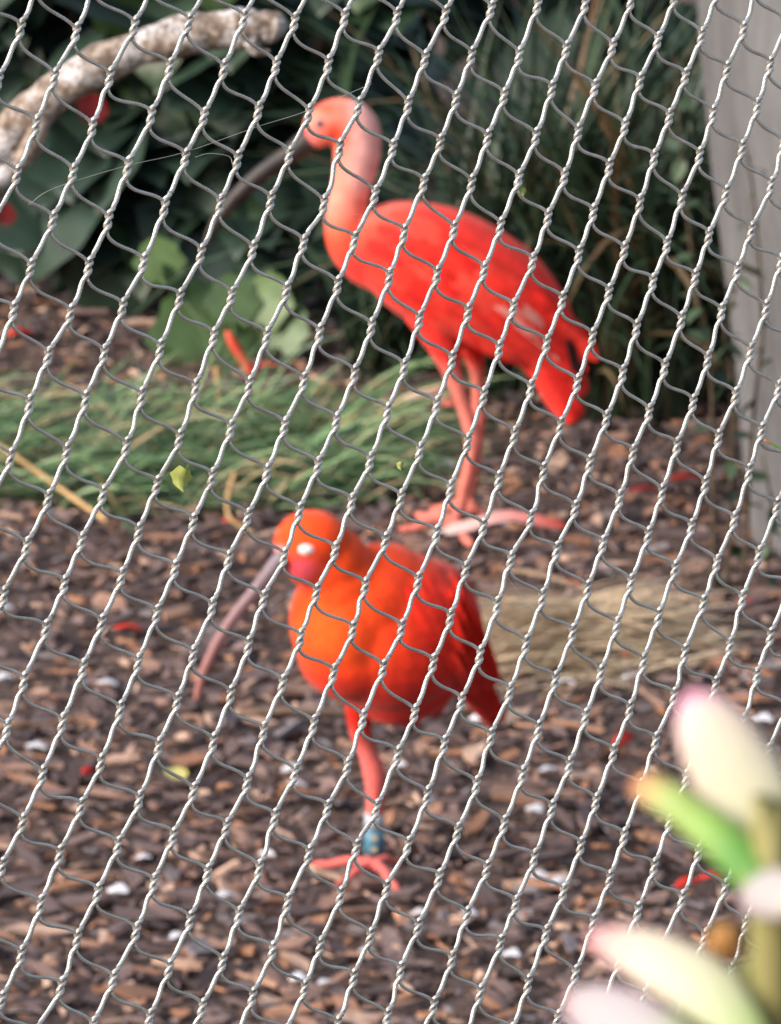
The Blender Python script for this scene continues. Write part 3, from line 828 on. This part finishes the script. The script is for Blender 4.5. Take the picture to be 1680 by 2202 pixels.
# ================================================================== LOOSE FEATHERS AND LEAVES ON THE GROUND
def feather_mesh(name, c0, c1, fluff=0.0):
    V = []; F = []; C = []; n = 9
    for i in range(n + 1):
        t = i / n
        wd = 0.16 * math.sin(math.pi * (0.06 + 0.9 * t)) ** 0.7 * (1 + fluff * math.sin(t * 23))
        for j in (-1, -0.5, 0, 0.5, 1):
            V.append((t - 0.5, wd * j + 0.05 * math.sin(t * 3), 0.10 * math.sin(math.pi * t) + 0.03 * (1 - j * j) + 0.02 * math.sin(9 * t + 3 * j))); C.append(mix4(c0, c1, t ** 1.4))
    for i in range(n):
        for j in range(4):
            a = i * 5 + j; F.append((a, a + 1, a + 6, a + 5))
    v, f = tube([(-0.62, 0, 0.0), (-0.4, 0.02, 0.04), (0.2, 0.04, 0.1)], [0.014, 0.012, 0.006], 6)
    b = len(V); V += [tuple(q) for q in v]; F += [tuple(i + b for i in q) for q in f]; C += [lin(226, 206, 200)] * len(v)
    return mesh_of(name, V, F, attr_mat(name + '_vane', 0.8, 0.2, vary=30, amount=0.3), True, C)
RF = feather_mesh('red_feather', lin(206, 58, 48), lin(188, 34, 30))
DF = feather_mesh('dull_feather', lin(150, 50, 46), lin(128, 34, 34))
PF = feather_mesh('pink_feather', lin(196, 172, 170), lin(206, 78, 70))
WF = feather_mesh('white_feather', lin(196, 196, 206), lin(210, 210, 218), 0.35)
def put(name, me, px, py, Lpx, rz, tilt, label, cat, group=None, lift=0.016, wide=1.0):
    p = on_ground(px, py); s = Lpx * p.y / math.cos(PITCH) / FD
    o = link(name, me, None, (p.x, p.y, p.z + lift), (tilt, rng.normal(0, 0.1), rz), (s, s * wide, s))
    return tag(o, label, cat, group)
RED = [(275, 1382, 60, 0.1, 0.1, 'red feather on the bare mulch beside the bill of the hunched ibis'), (190, 1692, 62, 1.2, 0.5, 'small red feather on the mulch near the yellow leaf'),
       (1340, 1625, 95, 1.1, 0.7, 'red feather standing on edge behind the orange tipped succulent leaf'), (1480, 1935, 80, 0.7, 0.5, 'crumpled red feather behind the brown bud'),
       (1530, 1920, 60, 0.3, 0.4, 'short red feather touching the crumpled one behind the brown bud'), (1352, 1440, 80, 1.3, 0.6, 'orange red feather on the edge of the dry grass heap'),
       (1232, 1282, 46, 2.3, 0.4, 'small red feather just beyond the dry grass heap'), (575, 815, 60, 0.0, 0.2, 'red feather on the soil under the lobed leaves'),
       (150, 1088, 90, 0.2, 0.2, 'dull red feather under the thick tan stalk'), (500, 1150, 44, 0.1, 0.3, 'red feather at the front edge of the grass near the bent stalk'),
       (1480, 1060, 90, 0.3, 0.3, 'dull red feather on the mulch before the grey trunk'), (1570, 1050, 60, 1.0, 0.5, 'dull red feather lying against the grey trunk'),
       (1385, 1085, 70, 0.2, 0.2, 'red feather on the mulch below the sedge beyond the tail'), (1600, 1330, 60, 0.4, 0.3, 'red feather on the mulch at the foot of the grey trunk'),
       (40, 745, 70, 0.5, 0.3, 'pinkish red feather on the bare soil beyond the grass')]
for (px, py, L, rz, ti, lab) in RED:
    put('red_feather', DF if 'dull' in lab or 'sedge' in lab or 'foot of the grey' in lab else RF, px, py, L, rz, ti, lab, 'feather', 'red feathers on the ground', wide=0.95)
put('pink_feather', PF, 1085, 1172, 260, 0.12, 0.25, 'long white and pink feather on the mulch at the upright ibis foot', 'feather', 'pink feathers on the ground', 0.018, 0.6)
put('pink_feather', PF, 925, 893, 130, -0.6, 0.35, 'pink feather with a white quill behind the upright ibis legs', 'feather', 'pink feathers on the ground', 0.018, 1.2)
q = on_y(522, 755, on_ground(470, 800).y - 0.03)
V, F = tube(spline([tuple(on_y(x, y, q.y)) for x, y in ((488, 712), (508, 748), (530, 782), (556, 812))], 5), np.interp(np.linspace(0, 1, 16), [0, 0.2, 0.8, 1], [0.003, 0.0065, 0.006, 0.003]), 10)
tag(link('red_feather', mesh_of('red_feather', V, F, noise_mat('red_quill', [(0.3, lin(206, 70, 52)), (0.7, lin(222, 92, 70))], 50, 0.7))), 'long narrow red feather leaning against the lobed leaves', 'feather', 'red feathers on the ground')
WLAB = {(1180, 1402): 'large white downy feather on top of the dry grass heap', (1140, 1335): 'white downy feather at the near edge of the dry grass heap by the ibis back', (628, 1688): 'white downy feather beside the thin reddish brown stick', (640, 1722): 'white downy feather lying on the thin reddish brown stick',
        (1030, 1578): 'white downy feather under the hunched ibis tail', (960, 1030): 'white downy feather beside the upright ibis shin', (140, 1020): 'white downy feather in the green grass', (860, 1680): 'white downy feather next to the pink ankle of the hunched ibis',
        (1640, 1582): 'white downy feather beyond the tall cream succulent leaf', (1215, 1500): 'white downy feather just in front of the dry grass heap', (575, 1872): 'white downy feather beyond the ringed foot toe'}
WHITE = [(8, 1340, 60), (10, 1490, 50), (232, 1503, 55), (488, 1962, 62), (628, 1688, 56), (640, 1722, 50), (575, 1872, 50), (255, 1952, 60), (1160, 1918, 55), (1205, 1932, 60), (1150, 1776, 52), (1030, 1578, 55), (1180, 1402, 120), (1140, 1335, 70), (1180, 1690, 55), (642, 2142, 48), (790, 2082, 46), (80, 1640, 55), (1640, 1582, 60), (960, 1030, 60), (1215, 1500, 60), (310, 1880, 44), (1010, 2000, 46), (1100, 2090, 50), (380, 2050, 40), (900, 2000, 40), (1350, 1490, 44), (140, 1020, 50), (860, 1680, 40), (700, 2150, 46)]
for k, (px, py, L) in enumerate(WHITE):
    put('white_feather', WF, px, py, L * 0.8, rng.uniform(-0.6, 0.6), rng.normal(0.2, 0.2), WLAB.get((px, py), 'small white downy feather lying on bare brown mulch'), 'feather', 'white down on the mulch', 0.017, rng.uniform(1.2, 2.4))
yl = noise_mat('yellow_leaf', [(0.3, lin(176, 168, 92)), (0.7, lin(200, 194, 128))], 30, 0.6)
v, f = broad_leaf(0.02, cup=0.25, fold=0.12); ylm = mesh_of('fallen_leaf', v, f, yl)
for (px, py, L, rz, lab) in ((735, 942, 70, -1.2, 'pale yellow fallen leaf at the end of the grass patch'), (800, 940, 66, -1.9, 'pale yellow fallen leaf beside the sedge and the grass end'), (385, 1706, 44, 0.4, 'small yellow fallen leaf on the bare mulch')):
    p = on_ground(px, py); s = L * S1
    tag(link('fallen_leaf', ylm, None, (p.x, p.y, p.z + 0.016), (0.35, 0, rz), s), lab, 'leaf', 'yellow fallen leaves')
# red leaves deep in the shrub below the branch
rl = noise_mat('red_leaf', [(0.3, lin(92, 20, 22)), (0.7, lin(128, 28, 30))], 20, 0.6)
rlm = mesh_of('red_leaf', v, f, rl)
for (px, py, L, lab) in ((195, 222, 70, 'dark red leaf in the shrub right below the pale branch'), (4, 445, 55, 'dark red leaf low in the shrub by the side twig')):
    p = on_y(px, py, b0.y + 0.04)
    tag(link('red_leaf', rlm, None, (p.x, p.y, p.z - 0.02), (1.0, 0.3, 0.3), L * 0.0006), lab, 'leaf', 'red leaves in the shrub')

# ================================================================== WIRE ROPE NETTING
NODE_PIXELS = {
    0: [(0, 47, 73), (1, 175, 83), (2, 310, 67), (3, 436, 59), (4, 563, 51), (5, 681, 57), (6, 797, 48)],
    1: [(1, 125, 186), (2, 253, 186), (3, 392, 164), (4, 517, 167), (5, 638, 159), (6, 759, 156), (7, 875, 135), (8, 983, 143), (9, 1091, 135), (10, 1201, 135), (11, 1310, 121), (12, 1417, 116), (13, 1522, 100), (14, 1624, 89), (15, 1721, 75)],
    2: [(1, 83, 296), (2, 213, 302), (3, 349, 275), (4, 471, 277), (5, 597, 264), (6, 714, 269), (7, 829, 253), (8, 944, 250), (9, 1055, 237), (10, 1166, 229), (11, 1277, 213), (12, 1376, 210), (13, 1481, 194), (14, 1586, 183), (15, 1683, 167), (16, 1783, 156)],
    3: [(1, 38, 412), (2, 168, 407), (3, 295, 393), (4, 428, 372), (5, 549, 377), (6, 669, 366), (7, 786, 350), (9, 1018, 337), (10, 1128, 326), (11, 1240, 323), (12, 1338, 312), (13, 1446, 299), (14, 1549, 277), (15, 1651, 269), (16, 1753, 253)],
    4: [(2, 121, 517), (3, 250, 517), (4, 380, 487), (5, 509, 479), (6, 626, 471), (7, 749, 479), (8, 867, 458), (9, 980, 431), (10, 1091, 431), (11, 1200, 420), (12, 1306, 415), (13, 1410, 393), (14, 1514, 372), (15, 1619, 366), (16, 1718, 350)],
    5: [(2, 70, 627), (3, 204, 624), (4, 331, 616), (9, 935, 547), (10, 1050, 539), (11, 1158, 530), (12, 1268, 509), (13, 1373, 498), (14, 1481, 477), (15, 1578, 466), (16, 1680, 455), (17, 1785, 436)],
    6: [(2, 30, 727), (3, 162, 732), (4, 283, 718), (5, 415, 697), (6, 535, 692), (7, 662, 681), (8, 781, 667), (10, 1011, 643), (11, 1120, 632), (12, 1232, 613)],
    7: [(3, 110, 832), (4, 240, 826), (5, 370, 815), (6, 494, 786), (7, 617, 786), (8, 739, 778), (9, 859, 764), (10, 970, 748), (11, 1083, 729), (12, 1188, 718), (13, 1301, 702), (14, 1409, 683), (15, 1511, 659), (16, 1609, 648), (17, 1707, 632)],
    8: [(3, 67, 945), (4, 197, 934), (5, 327, 926), (6, 452, 907), (7, 576, 899), (8, 702, 891), (9, 820, 872), (10, 935, 858), (11, 1046, 840), (12, 1155, 815), (13, 1265, 802), (14, 1371, 786), (15, 1473, 767), (16, 1577, 748), (17, 1670, 729), (18, 1773, 721)],
    9: [(3, 23, 1068), (4, 153, 1055), (5, 291, 1042), (6, 414, 1023), (7, 533, 1001), (8, 658, 993), (9, 778, 982), (11, 1010, 945), (12, 1119, 923), (13, 1228, 907), (14, 1336, 893), (15, 1441, 872), (16, 1538, 858), (17, 1638, 840), (18, 1737, 821)],
    10: [(4, 110, 1163), (5, 237, 1152), (6, 362, 1130), (7, 490, 1112), (8, 617, 1101), (9, 735, 1085), (10, 856, 1074), (11, 971, 1052), (12, 1082, 1031), (13, 1190, 1015), (14, 1297, 993), (15, 1403, 977), (16, 1502, 961), (17, 1604, 939), (18, 1702, 923), (19, 1802, 907)],
    11: [(4, 60, 1273), (5, 188, 1259), (6, 320, 1238), (7, 446, 1216), (11, 927, 1160), (12, 1042, 1139), (13, 1154, 1117), (14, 1258, 1098), (15, 1365, 1079), (16, 1465, 1055), (17, 1567, 1039), (18, 1663, 1020), (19, 1763, 1004)],
    12: [(4, 8, 1386), (5, 148, 1359), (6, 280, 1343), (7, 404, 1324), (8, 528, 1302), (12, 1010, 1243), (13, 1118, 1227), (14, 1228, 1208)],
    13: [(5, 105, 1464), (6, 234, 1450), (7, 362, 1429), (8, 490, 1413), (9, 609, 1394), (10, 732, 1378), (12, 967, 1353), (13, 1077, 1327), (14, 1182, 1302), (15, 1288, 1281), (16, 1395, 1267), (17, 1500, 1246), (18, 1600, 1227), (19, 1699, 1211)],
    14: [(5, 54, 1585), (6, 191, 1555), (7, 319, 1542), (8, 446, 1523), (9, 574, 1502), (10, 695, 1483), (11, 816, 1464), (12, 929, 1461), (13, 1042, 1437), (14, 1150, 1410), (15, 1255, 1391), (16, 1360, 1370), (17, 1460, 1356), (18, 1562, 1324), (19, 1659, 1310), (20, 1756, 1292)],
    15: [(6, 143, 1682), (7, 277, 1652), (8, 409, 1631), (9, 533, 1615), (10, 653, 1590), (11, 771, 1566), (12, 886, 1555), (13, 1002, 1542), (14, 1110, 1523), (15, 1217, 1499), (16, 1325, 1472), (17, 1427, 1456), (18, 1524, 1434), (19, 1627, 1405), (20, 1718, 1394)],
    16: [(6, 97, 1801), (7, 232, 1774), (8, 366, 1736), (9, 493, 1725), (10, 609, 1701), (13, 959, 1658), (14, 1067, 1631), (15, 1179, 1609), (16, 1285, 1582), (17, 1390, 1566), (18, 1489, 1539), (19, 1585, 1518), (20, 1689, 1502), (21, 1783, 1480)],
    17: [(6, 51, 1911), (7, 186, 1876), (8, 321, 1860), (9, 446, 1841), (10, 571, 1819), (11, 681, 1798)],
    18: [(6, 4, 2013), (7, 137, 1986), (8, 272, 1965), (9, 400, 1943), (10, 523, 1922), (11, 635, 1900), (12, 757, 1879), (13, 870, 1879), (14, 988, 1849), (15, 1102, 1825), (16, 1209, 1801), (17, 1317, 1779)],
    19: [(7, 93, 2102), (8, 225, 2073), (9, 355, 2051), (10, 479, 2029), (11, 599, 2019), (12, 714, 1984), (13, 824, 1970), (14, 943, 1965), (15, 1058, 1933), (16, 1166, 1916), (17, 1277, 1879), (18, 1379, 1863)],
    20: [(7, 48, 2218), (8, 178, 2180), (9, 314, 2164), (10, 439, 2137), (11, 552, 2126), (12, 665, 2097), (13, 787, 2081), (14, 894, 2064), (15, 1015, 2040), (16, 1126, 2019), (17, 1236, 1994), (18, 1344, 1965), (19, 1444, 1943)],
    21: [(8, 140, 2291), (9, 261, 2275), (10, 390, 2250), (11, 514, 2234), (12, 630, 2207), (13, 740, 2196), (14, 856, 2175), (15, 967, 2153), (16, 1080, 2126), (17, 1193, 2099), (18, 1303, 2073), (19, 1411, 2040), (20, 1514, 2013), (21, 1616, 1981)],
    22: [(15, 927, 2253), (16, 1045, 2229), (17, 1158, 2191), (18, 1263, 2169), (19, 1373, 2143), (20, 1476, 2116), (21, 1578, 2089), (22, 1678, 2062)],
}

YAW = R(35); LEAN = R(12)
EU = Vector((math.cos(YAW), math.sin(YAW), 0)); HN = Vector((math.sin(YAW), -math.cos(YAW), 0))
EV = Vector((0, 0, 1)) * math.cos(LEAN) - HN * math.sin(LEAN)
NN = EU.cross(EV).normalized()
if NN.y > 0: NN = -NN
N0 = EYE + FWD * NET_D
SRC = 1680.0 / 1809.0
meas = {}
for k, row in NODE_PIXELS.items():
    for (i, x, y) in row:
        q = on_plane(x * SRC, y * SRC, N0, NN) - N0
        meas[(i, k)] = (q.dot(EU), q.dot(EV))
def basis(i, k):
    a, b = i / 12.0 - 1, k / 12.0 - 1
    return [1, a, b, a * a, a * b, b * b, a ** 3, a * a * b, a * b * b, b ** 3]
keys = list(meas)
coef, _, _, _ = np.linalg.lstsq(np.array([basis(*q) for q in keys]), np.array([meas[q] for q in keys]), rcond=None)
def poly(i, k): return np.array(basis(i, k)) @ coef
def node(i, k):
    """node position in the net plane: measured where the photograph shows it, carried on regularly beyond"""
    if (i, k) in meas: return np.array(meas[(i, k)])
    c = i - 0.36 * k
    c2 = min(max(c, -1.5), 16.5); k2 = min(max(k, -1.5), 23.5); i2 = c2 + 0.36 * k2
    p = poly(i2, k2)
    di, dk = i - i2, k - k2
    if di or dk:
        e = 0.25
        p = p + (poly(i2 + e, k2) - poly(i2 - e, k2)) / (2 * e) * di + (poly(i2, k2 + e) - poly(i2, k2 - e)) / (2 * e) * dk
    h = (i * 7919 + k * 104729) % 1000 / 1000.0
    return p + np.array([math.sin(h * 61), math.cos(h * 97)]) * 0.0007
def W3(p, n=0.0):
    return np.array(N0 + EU * float(p[0]) + EV * float(p[1]) + NN * n)
inside = {}
zbase = float(N0.z)
for i in range(-70, 110):
    for k in range(-60, 90):
        p = node(i, k)
        if -0.80 < p[0] < 0.80:
            z = N0.z + EV.z * p[1]
            if 0.2 < z < 2.35: inside[(i, k)] = p
def in_view(p):
    x, y = to_px(W3(p)); return -90 < x < 1770 and -110 < y < 2312
hi = {q: in_view(p) for q, p in inside.items()}
RA, RB = 0.00102, 0.00082
def local(i, k):
    p = inside[(i, k)]
    a = (node(i, k + 1) - node(i, k - 1)) / 2; b = (node(i + 1, k + 1) - node(i - 1, k - 1)) / 2
    d = a + 0.2 * b; d /= np.linalg.norm(d)
    e = np.array([-d[1], d[0]])          # to the right of the twist when looking down it
    if e[0] < 0: e = -e
    return p, a, b, d, e
TW = 0.40
def twist(i, k, which, n):
    p, a, b, d, e = local(i, k)
    L = TW * np.linalg.norm(a); r = (RA + RB) * 0.5
    # where along the twist each rope lies right, in front, left, behind of the other
    if which == 'A':
        PH = np.array([0, 90, 180, 270, 360, 450, 540.]); TT = np.array([-0.80, -0.62, -0.42, -0.22, -0.02, 0.24, 0.52])
    else:
        PH = np.array([180, 270, 360, 450, 540, 630, 720.]); TT = np.array([-0.36, -0.44, -0.42, -0.22, 0.02, 0.24, 0.50])
    x = np.linspace(0, 6, n); pts = []
    for f_, tt in zip(np.interp(x, range(7), np.radians(PH)), spline(np.stack([TT, TT, TT], 1), 12)[np.round(x * 12).astype(int), 0]):
        pts.append(W3(p + d * tt * L + e * r * math.cos(f_), r * math.sin(f_)))
    return pts
def free(i, k, which, n):
    p, a, b, d, e = local(i, k); q = (i, k + 1) if which == 'A' else (i + 1, k + 1)
    p2, a2, b2, d2, e2 = local(*q)
    L = TW * np.linalg.norm(a); r = (RA + RB) * 0.5; s = -1 if which == 'A' else 1
    A0 = p + d * L * 0.52 + e * r * s; A1 = p2 - d2 * L * (0.80 if which == 'A' else 0.36) - e2 * r * s
    dist = np.linalg.norm(A1 - A0)
    if which == 'A':
        m0 = a - 0.15 * b; m1 = a2 - 0.22 * b2
    else:
        m0 = b + 0.28 * a; m1 = b2 - 0.06 * a2
    wob = 0.12 * math.sin(i * 12.9 + k * 78.2)
    m0 = m0 / np.linalg.norm(m0) * dist * (1.0 + wob); m1 = m1 / np.linalg.norm(m1) * dist * (1.0 - wob)
    out = []
    for t in np.linspace(0, 1, n + 2)[1:-1]:
        h00 = 2 * t ** 3 - 3 * t ** 2 + 1; h10 = t ** 3 - 2 * t ** 2 + t; h01 = -2 * t ** 3 + 3 * t ** 2; h11 = t ** 3 - t ** 2
        out.append(W3(h00 * A0 + h10 * m0 + h01 * A1 + h11 * m1, 0.0))
    return out
m, t, b = new_mat('steel_rope', 0.40, 0.65, 0.5)
nz = noise_tex(t, 140, 4); nz2 = noise_tex(t, 18, 5)
c = ramp(t, nz, [(0.3, lin(190, 186, 183)), (0.7, lin(224, 221, 219))])
c = mixc(t, ramp(t, nz2, [(0.55, (0, 0, 0, 1)), (0.8, (0.5, 0.5, 0.5, 1))]), c, lin(176, 168, 154))
t.links.new(c, b.inputs['Base Color'])
rope = m
net = empty('wire_netting', tuple(Vector(W3((0, 0))) + Vector((0, 0, 0.3 - N0.z))))
tag(net, 'twisted stainless steel rope netting stretched in front of the ibises', 'netting')
nloc = np.array(net.location)
far_acc = Acc()
def cable(which, start, step):
    """one rope through all its nodes, finely modelled where it is in the picture"""
    runs = []; q = start
    while q in inside:
        runs.append(q); q = (q[0] + step[0], q[1] + step[1])
    if len(runs) < 2: return
    shown = any(hi[x] for x in runs)
    acc = Acc() if shown else far_acc
    i = 0
    while i < len(runs):
        j = i
        while j + 1 < len(runs) and hi[runs[j + 1]] == hi[runs[i]]: j += 1
        H = hi[runs[i]]; pts = []
        for n_, x in enumerate(runs[i:j + 1]):
            pts += twist(x[0], x[1], which, 17 if H else 7)
            if runs.index(x) + 1 < len(runs): pts += free(x[0], x[1], which, 12 if H else 2)
        if j + 1 < len(runs): pts.append(twist(*runs[j + 1], which, 7)[0])
        rad = RA if which == 'A' else RB
        if H: v, f = tube(np.array(pts) - nloc, rad, 20, 6, 0.30, rad * 11)
        else: v, f = tube(np.array(pts) - nloc, rad, 4)
        acc.add(v, f); i = j + 1
    if shown: link('rope', acc.mesh('rope', rope), net)
starts_a = {}; starts_b = {}
for (i, k) in inside:
    if (i, k - 1) not in inside: starts_a[(i, k)] = 1
    if (i - 1, k - 1) not in inside: starts_b[(i, k)] = 1
for s in starts_a: cable('A', s, (0, 1))
for s in starts_b: cable('B', s, (1, 1))
tag(link('outer_ropes', far_acc.mesh('outer_ropes', rope), net), kind='stuff')

# ------------------------------------------------------------------ bits caught on the netting
silk = noise_mat('silk', [(0.3, lin(180, 176, 168)), (0.7, lin(214, 210, 204))], 80, 0.5)
THREADS = [([(62, 440), (116, 405), (270, 357), (395, 328), (555, 272), (656, 240), (800, 180)], 0.00011, 'long sagging spider thread running past the bill and over the pale head'),
           ([(420, 338), (450, 330), (492, 336), (500, 352)], 0.00013, 'tangled spider thread caught above the black bill'),
           ([(760, 460), (800, 462), (850, 455)], 0.00005, 'faint spider thread beside the pale neck'),
           ([(1085, 1235), (1130, 1290), (1170, 1330)], 0.00005, 'faint spider thread over the dark mulch by the hunched ibis back')]
for pts, r_, lab in THREADS:
    P = spline([tuple(on_plane(x, y, N0 + NN * 0.001, NN)) for x, y in pts], 6)
    v, f = tube(P, r_, 5)
    tag(link('spider_thread', mesh_of('spider_thread', v, f, silk)), lab, 'spider thread', 'spider silk on the netting')
bit = noise_mat('leaf_scrap', [(0.3, lin(150, 160, 70)), (0.7, lin(190, 196, 110))], 300, 0.6)
for (px, py, L, lab) in ((400, 1010, 46, 'crumpled yellow green leaf scrap hanging on the netting over the grass'), (864, 995, 16, 'tiny yellow leaf scrap caught on the netting near the upright ibis leg'), (1128, 405, 18, 'tiny green scrap caught on the netting over the sedge')):
    p = on_plane(px, py, N0 + NN * 0.0012, NN); s = L * 0.000185
    v, f = broad_leaf(0.15, cup=0.5, fold=0.4)
    tag(link('leaf_scrap', mesh_of('leaf_scrap', v, f, bit), None, tuple(p), (-1.6, 0.3, 0.4), s), lab, 'leaf scrap', 'scraps on the netting')
m, t, b = new_mat('needle', 0.5, 0, 0.4)
tc = t.nodes.new('ShaderNodeTexCoord'); sx = t.nodes.new('ShaderNodeSeparateXYZ'); t.links.new(tc.outputs['Generated'], sx.inputs[0])
t.links.new(ramp(t, sx.outputs[0], [(0.0, lin(200, 120, 70)), (0.025, lin(196, 130, 84)), (0.045, lin(120, 170, 96)), (1, lin(110, 160, 90))]), b.inputs['Base Color'])
P = spline([tuple(on_plane(x, y, N0 + NN * o_, NN)) for x, y, o_ in ((1644, 946, 0.002), (1690, 968, 0.004), (1800, 1010, 0.01), (1960, 1120, 0.02), (2100, 1400, 0.03))], 6)
v, f = tube(P, np.linspace(0.0004, 0.0011, len(P)), 8)
tag(link('needle_leaf', mesh_of('needle_leaf', v, f, m)), 'green needle leaf with an orange tip poking past the netting', 'leaf')

# ================================================================== SUCCULENT ON THE VISITORS' SIDE
PY = 0.96
PS = PY / math.cos(PITCH) / FD
succ = attr_mat('succulent_skin', 0.5, 0.35, vary=60, amount=0.12)
succ.node_tree.nodes['Principled BSDF'].inputs['Subsurface Weight'].default_value = 0.25
succ.node_tree.nodes['Principled BSDF'].inputs['Subsurface Radius'].default_value = (0.004, 0.003, 0.0015)
sb = on_y(1660, 2202, PY); sbase = Vector((sb.x + 0.006, PY, gz(sb.x, PY)))
plant = empty('succulent', sbase); tag(plant, 'cream and green succulent with pink leaf tips growing before the netting', 'plant')
CREAM = lin(178, 174, 158); PINK = lin(172, 88, 128); BLUSH = lin(180, 148, 146); GRN = lin(120, 146, 76); DGRN = lin(78, 132, 58); WHT = lin(158, 153, 157)
def sleaf(pts, cols, flat=0.5, edge=PINK, edge_amt=0.5, off=(0, 0), wide=1.1):
    """fleshy leaf: pts (px, py, half width px) from base to tip, cols: colour stops along it"""
    A = spline(np.array(pts, float), 6); n = len(A); V = []; F = []; C = []; ns = 20
    cen = [on_y(x, y, PY + (off[0] + (off[1] - off[0]) * i / (n - 1))) for i, (x, y, _) in enumerate(A)]
    for i in range(n):
        t = (cen[min(i + 1, n - 1)] - cen[max(i - 1, 0)]).normalized()
        e2 = Vector((0.30, 0.75, -0.58)); e2 = (e2 - t * e2.dot(t)).normalized(); e1 = t.cross(e2)
        r = A[i][2] * PS * wide; u = i / (n - 1)
        k = min(len(cols) - 2, int(u * (len(cols) - 1))); c = mix4(cols[k], cols[k + 1], u * (len(cols) - 1) - k)
        for j in range(ns):
            a = 2 * math.pi * j / ns
            V.append(tuple(cen[i] + e1 * r * math.cos(a) + e2 * r * flat * math.sin(a) - sbase))
            C.append(mix4(c, edge, edge_amt * abs(math.cos(a)) ** 3 * u ** 1.5))

    for i in range(n - 1):
        for j in range(ns):
            j2 = (j + 1) % ns; F.append((i * ns + j, i * ns + j2, (i + 1) * ns + j2, (i + 1) * ns + j))
    F.append(tuple(range(ns))[::-1]); F.append(tuple((n - 1) * ns + j for j in range(ns)))
    return link('leaf', mesh_of('leaf', V, F, succ, True, C), plant)
# stem from the bed to the rosette
V, F = tube(spline([(0, 0, -0.01), (0.004, 0, 0.2), tuple(on_y(1668, 2400, PY) - sbase), tuple(on_y(1655, 2202, PY) - sbase), tuple(on_y(1658, 2060, PY) - sbase), tuple(on_y(1662, 1960, PY) - sbase), tuple(on_y(1668, 1880, PY) - sbase)], 8), np.linspace(62, 26, 49) * PS, 16)
link('stem', mesh_of('stem', V, F, succ, True, [mix4(lin(136, 120, 80), lin(128, 138, 84), i / len(V)) for i in range(len(V))]), plant)
def c2d(x, y): return ((1300 + x / 2.715) / 1.0768, (1560 + y / 2.715) / 1.0768)
def pts_of(lst): return [(*c2d(x, y), r / 2.715 / 1.0768) for x, y, r in lst]
sleaf(pts_of([(1360, 1330, 90), (1330, 1180, 170), (1265, 960, 235), (1150, 720, 262), (1025, 500, 245), (920, 330, 205), (850, 215, 145), (810, 150, 75), (795, 126, 20)]), [GRN, lin(170, 182, 130), lin(190, 188, 164), lin(192, 188, 170), lin(190, 180, 170), lin(196, 140, 164), lin(188, 88, 140)], 0.35, PINK, 0.8, (0.004, 0.016))
sleaf(pts_of([(1290, 1420, 90), (1180, 1230, 125), (1020, 1060, 125), (850, 920, 112), (690, 800, 108), (570, 730, 104), (500, 700, 80), (465, 690, 40), (452, 688, 12)]), [GRN, DGRN, lin(124, 158, 76), lin(140, 158, 88), lin(176, 128, 90), lin(184, 108, 78), lin(170, 92, 68)], 0.6, BLUSH, 0.5, (-0.004, 0.018))
sleaf(pts_of([(1560, 1420, 90), (1470, 1400, 150), (1350, 1385, 165), (1250, 1375, 140), (1185, 1365, 85), (1160, 1362, 26)]), [CREAM, WHT, WHT, lin(166, 140, 158), lin(164, 118, 146)], 0.6, PINK, 0.4, (-0.02, 0.004))
sleaf(pts_of([(1240, 2330, 90), (1090, 2170, 150), (930, 2010, 185), (740, 1880, 190), (530, 1770, 165), (350, 1700, 125), (240, 1660, 78), (190, 1640, 35), (178, 1635, 10)]), [GRN, mix4(GRN, CREAM, 0.5), mix4(GRN, CREAM, 0.85), CREAM, BLUSH, lin(182, 130, 138), lin(176, 92, 124)], 0.35, PINK, 0.8, (-0.01, 0.024))
sleaf(pts_of([(980, 2560, 100), (760, 2420, 170), (560, 2310, 205), (380, 2200, 210), (220, 2110, 175), (110, 2050, 115), (55, 2020, 50), (40, 2010, 14)]), [GRN, mix4(GRN, CREAM, 0.5), WHT, WHT, WHT, lin(172, 130, 136), lin(172, 96, 124)], 0.35, PINK, 0.8, (-0.016, 0.022))
sleaf(pts_of([(1300, 2500, 80), (1190, 2330, 120), (1130, 2150, 130), (1130, 1980, 105), (1165, 1850, 60), (1185, 1800, 16)]), [GRN, lin(150, 148, 88), lin(160, 156, 100), lin(160, 156, 100), GRN], 0.6, GRN, 0.2, (0.01, 0.012))
sleaf(pts_of([(1100, 2500, 90), (900, 2330, 130), (760, 2230, 120), (670, 2170, 70), (640, 2150, 20)]), [DGRN, DGRN, lin(130, 180, 90), DGRN], 0.6, GRN, 0.2, (0.006, 0.006))
# dried brown bud on a short stalk
bud = noise_mat('dry_bud', [(0.3, lin(138, 92, 48)), (0.6, lin(176, 134, 78)), (0.8, lin(112, 72, 42))], 130, 0.8, bmp=(200, 0.6, 0.002))
q = on_y(*c2d(1030, 1690), PY + 0.006) - sbase
V, F = ellipsoid(q, 118 / 2.92 * PS, 95 / 2.92 * PS, 125 / 2.92 * PS, 12)
V = [tuple(Vector(p) + (Vector(p) - q) * 0.14 * math.sin(6 * math.atan2(p[2] - q.z, p[0] - q.x))) for p in V]
link('dry_bud', mesh_of('dry_bud', V, F, bud), plant)
V, F = tube(spline([tuple(q), tuple(on_y(*c2d(1010, 1880), PY + 0.006) - sbase), tuple(on_y(*c2d(1080, 2080), PY + 0.004) - sbase), tuple(on_y(*c2d(1330, 2300), PY) - sbase)], 6), 30 / 2.92 * PS, 10)
link('bud_stalk', mesh_of('bud_stalk', V, F, bud), plant)
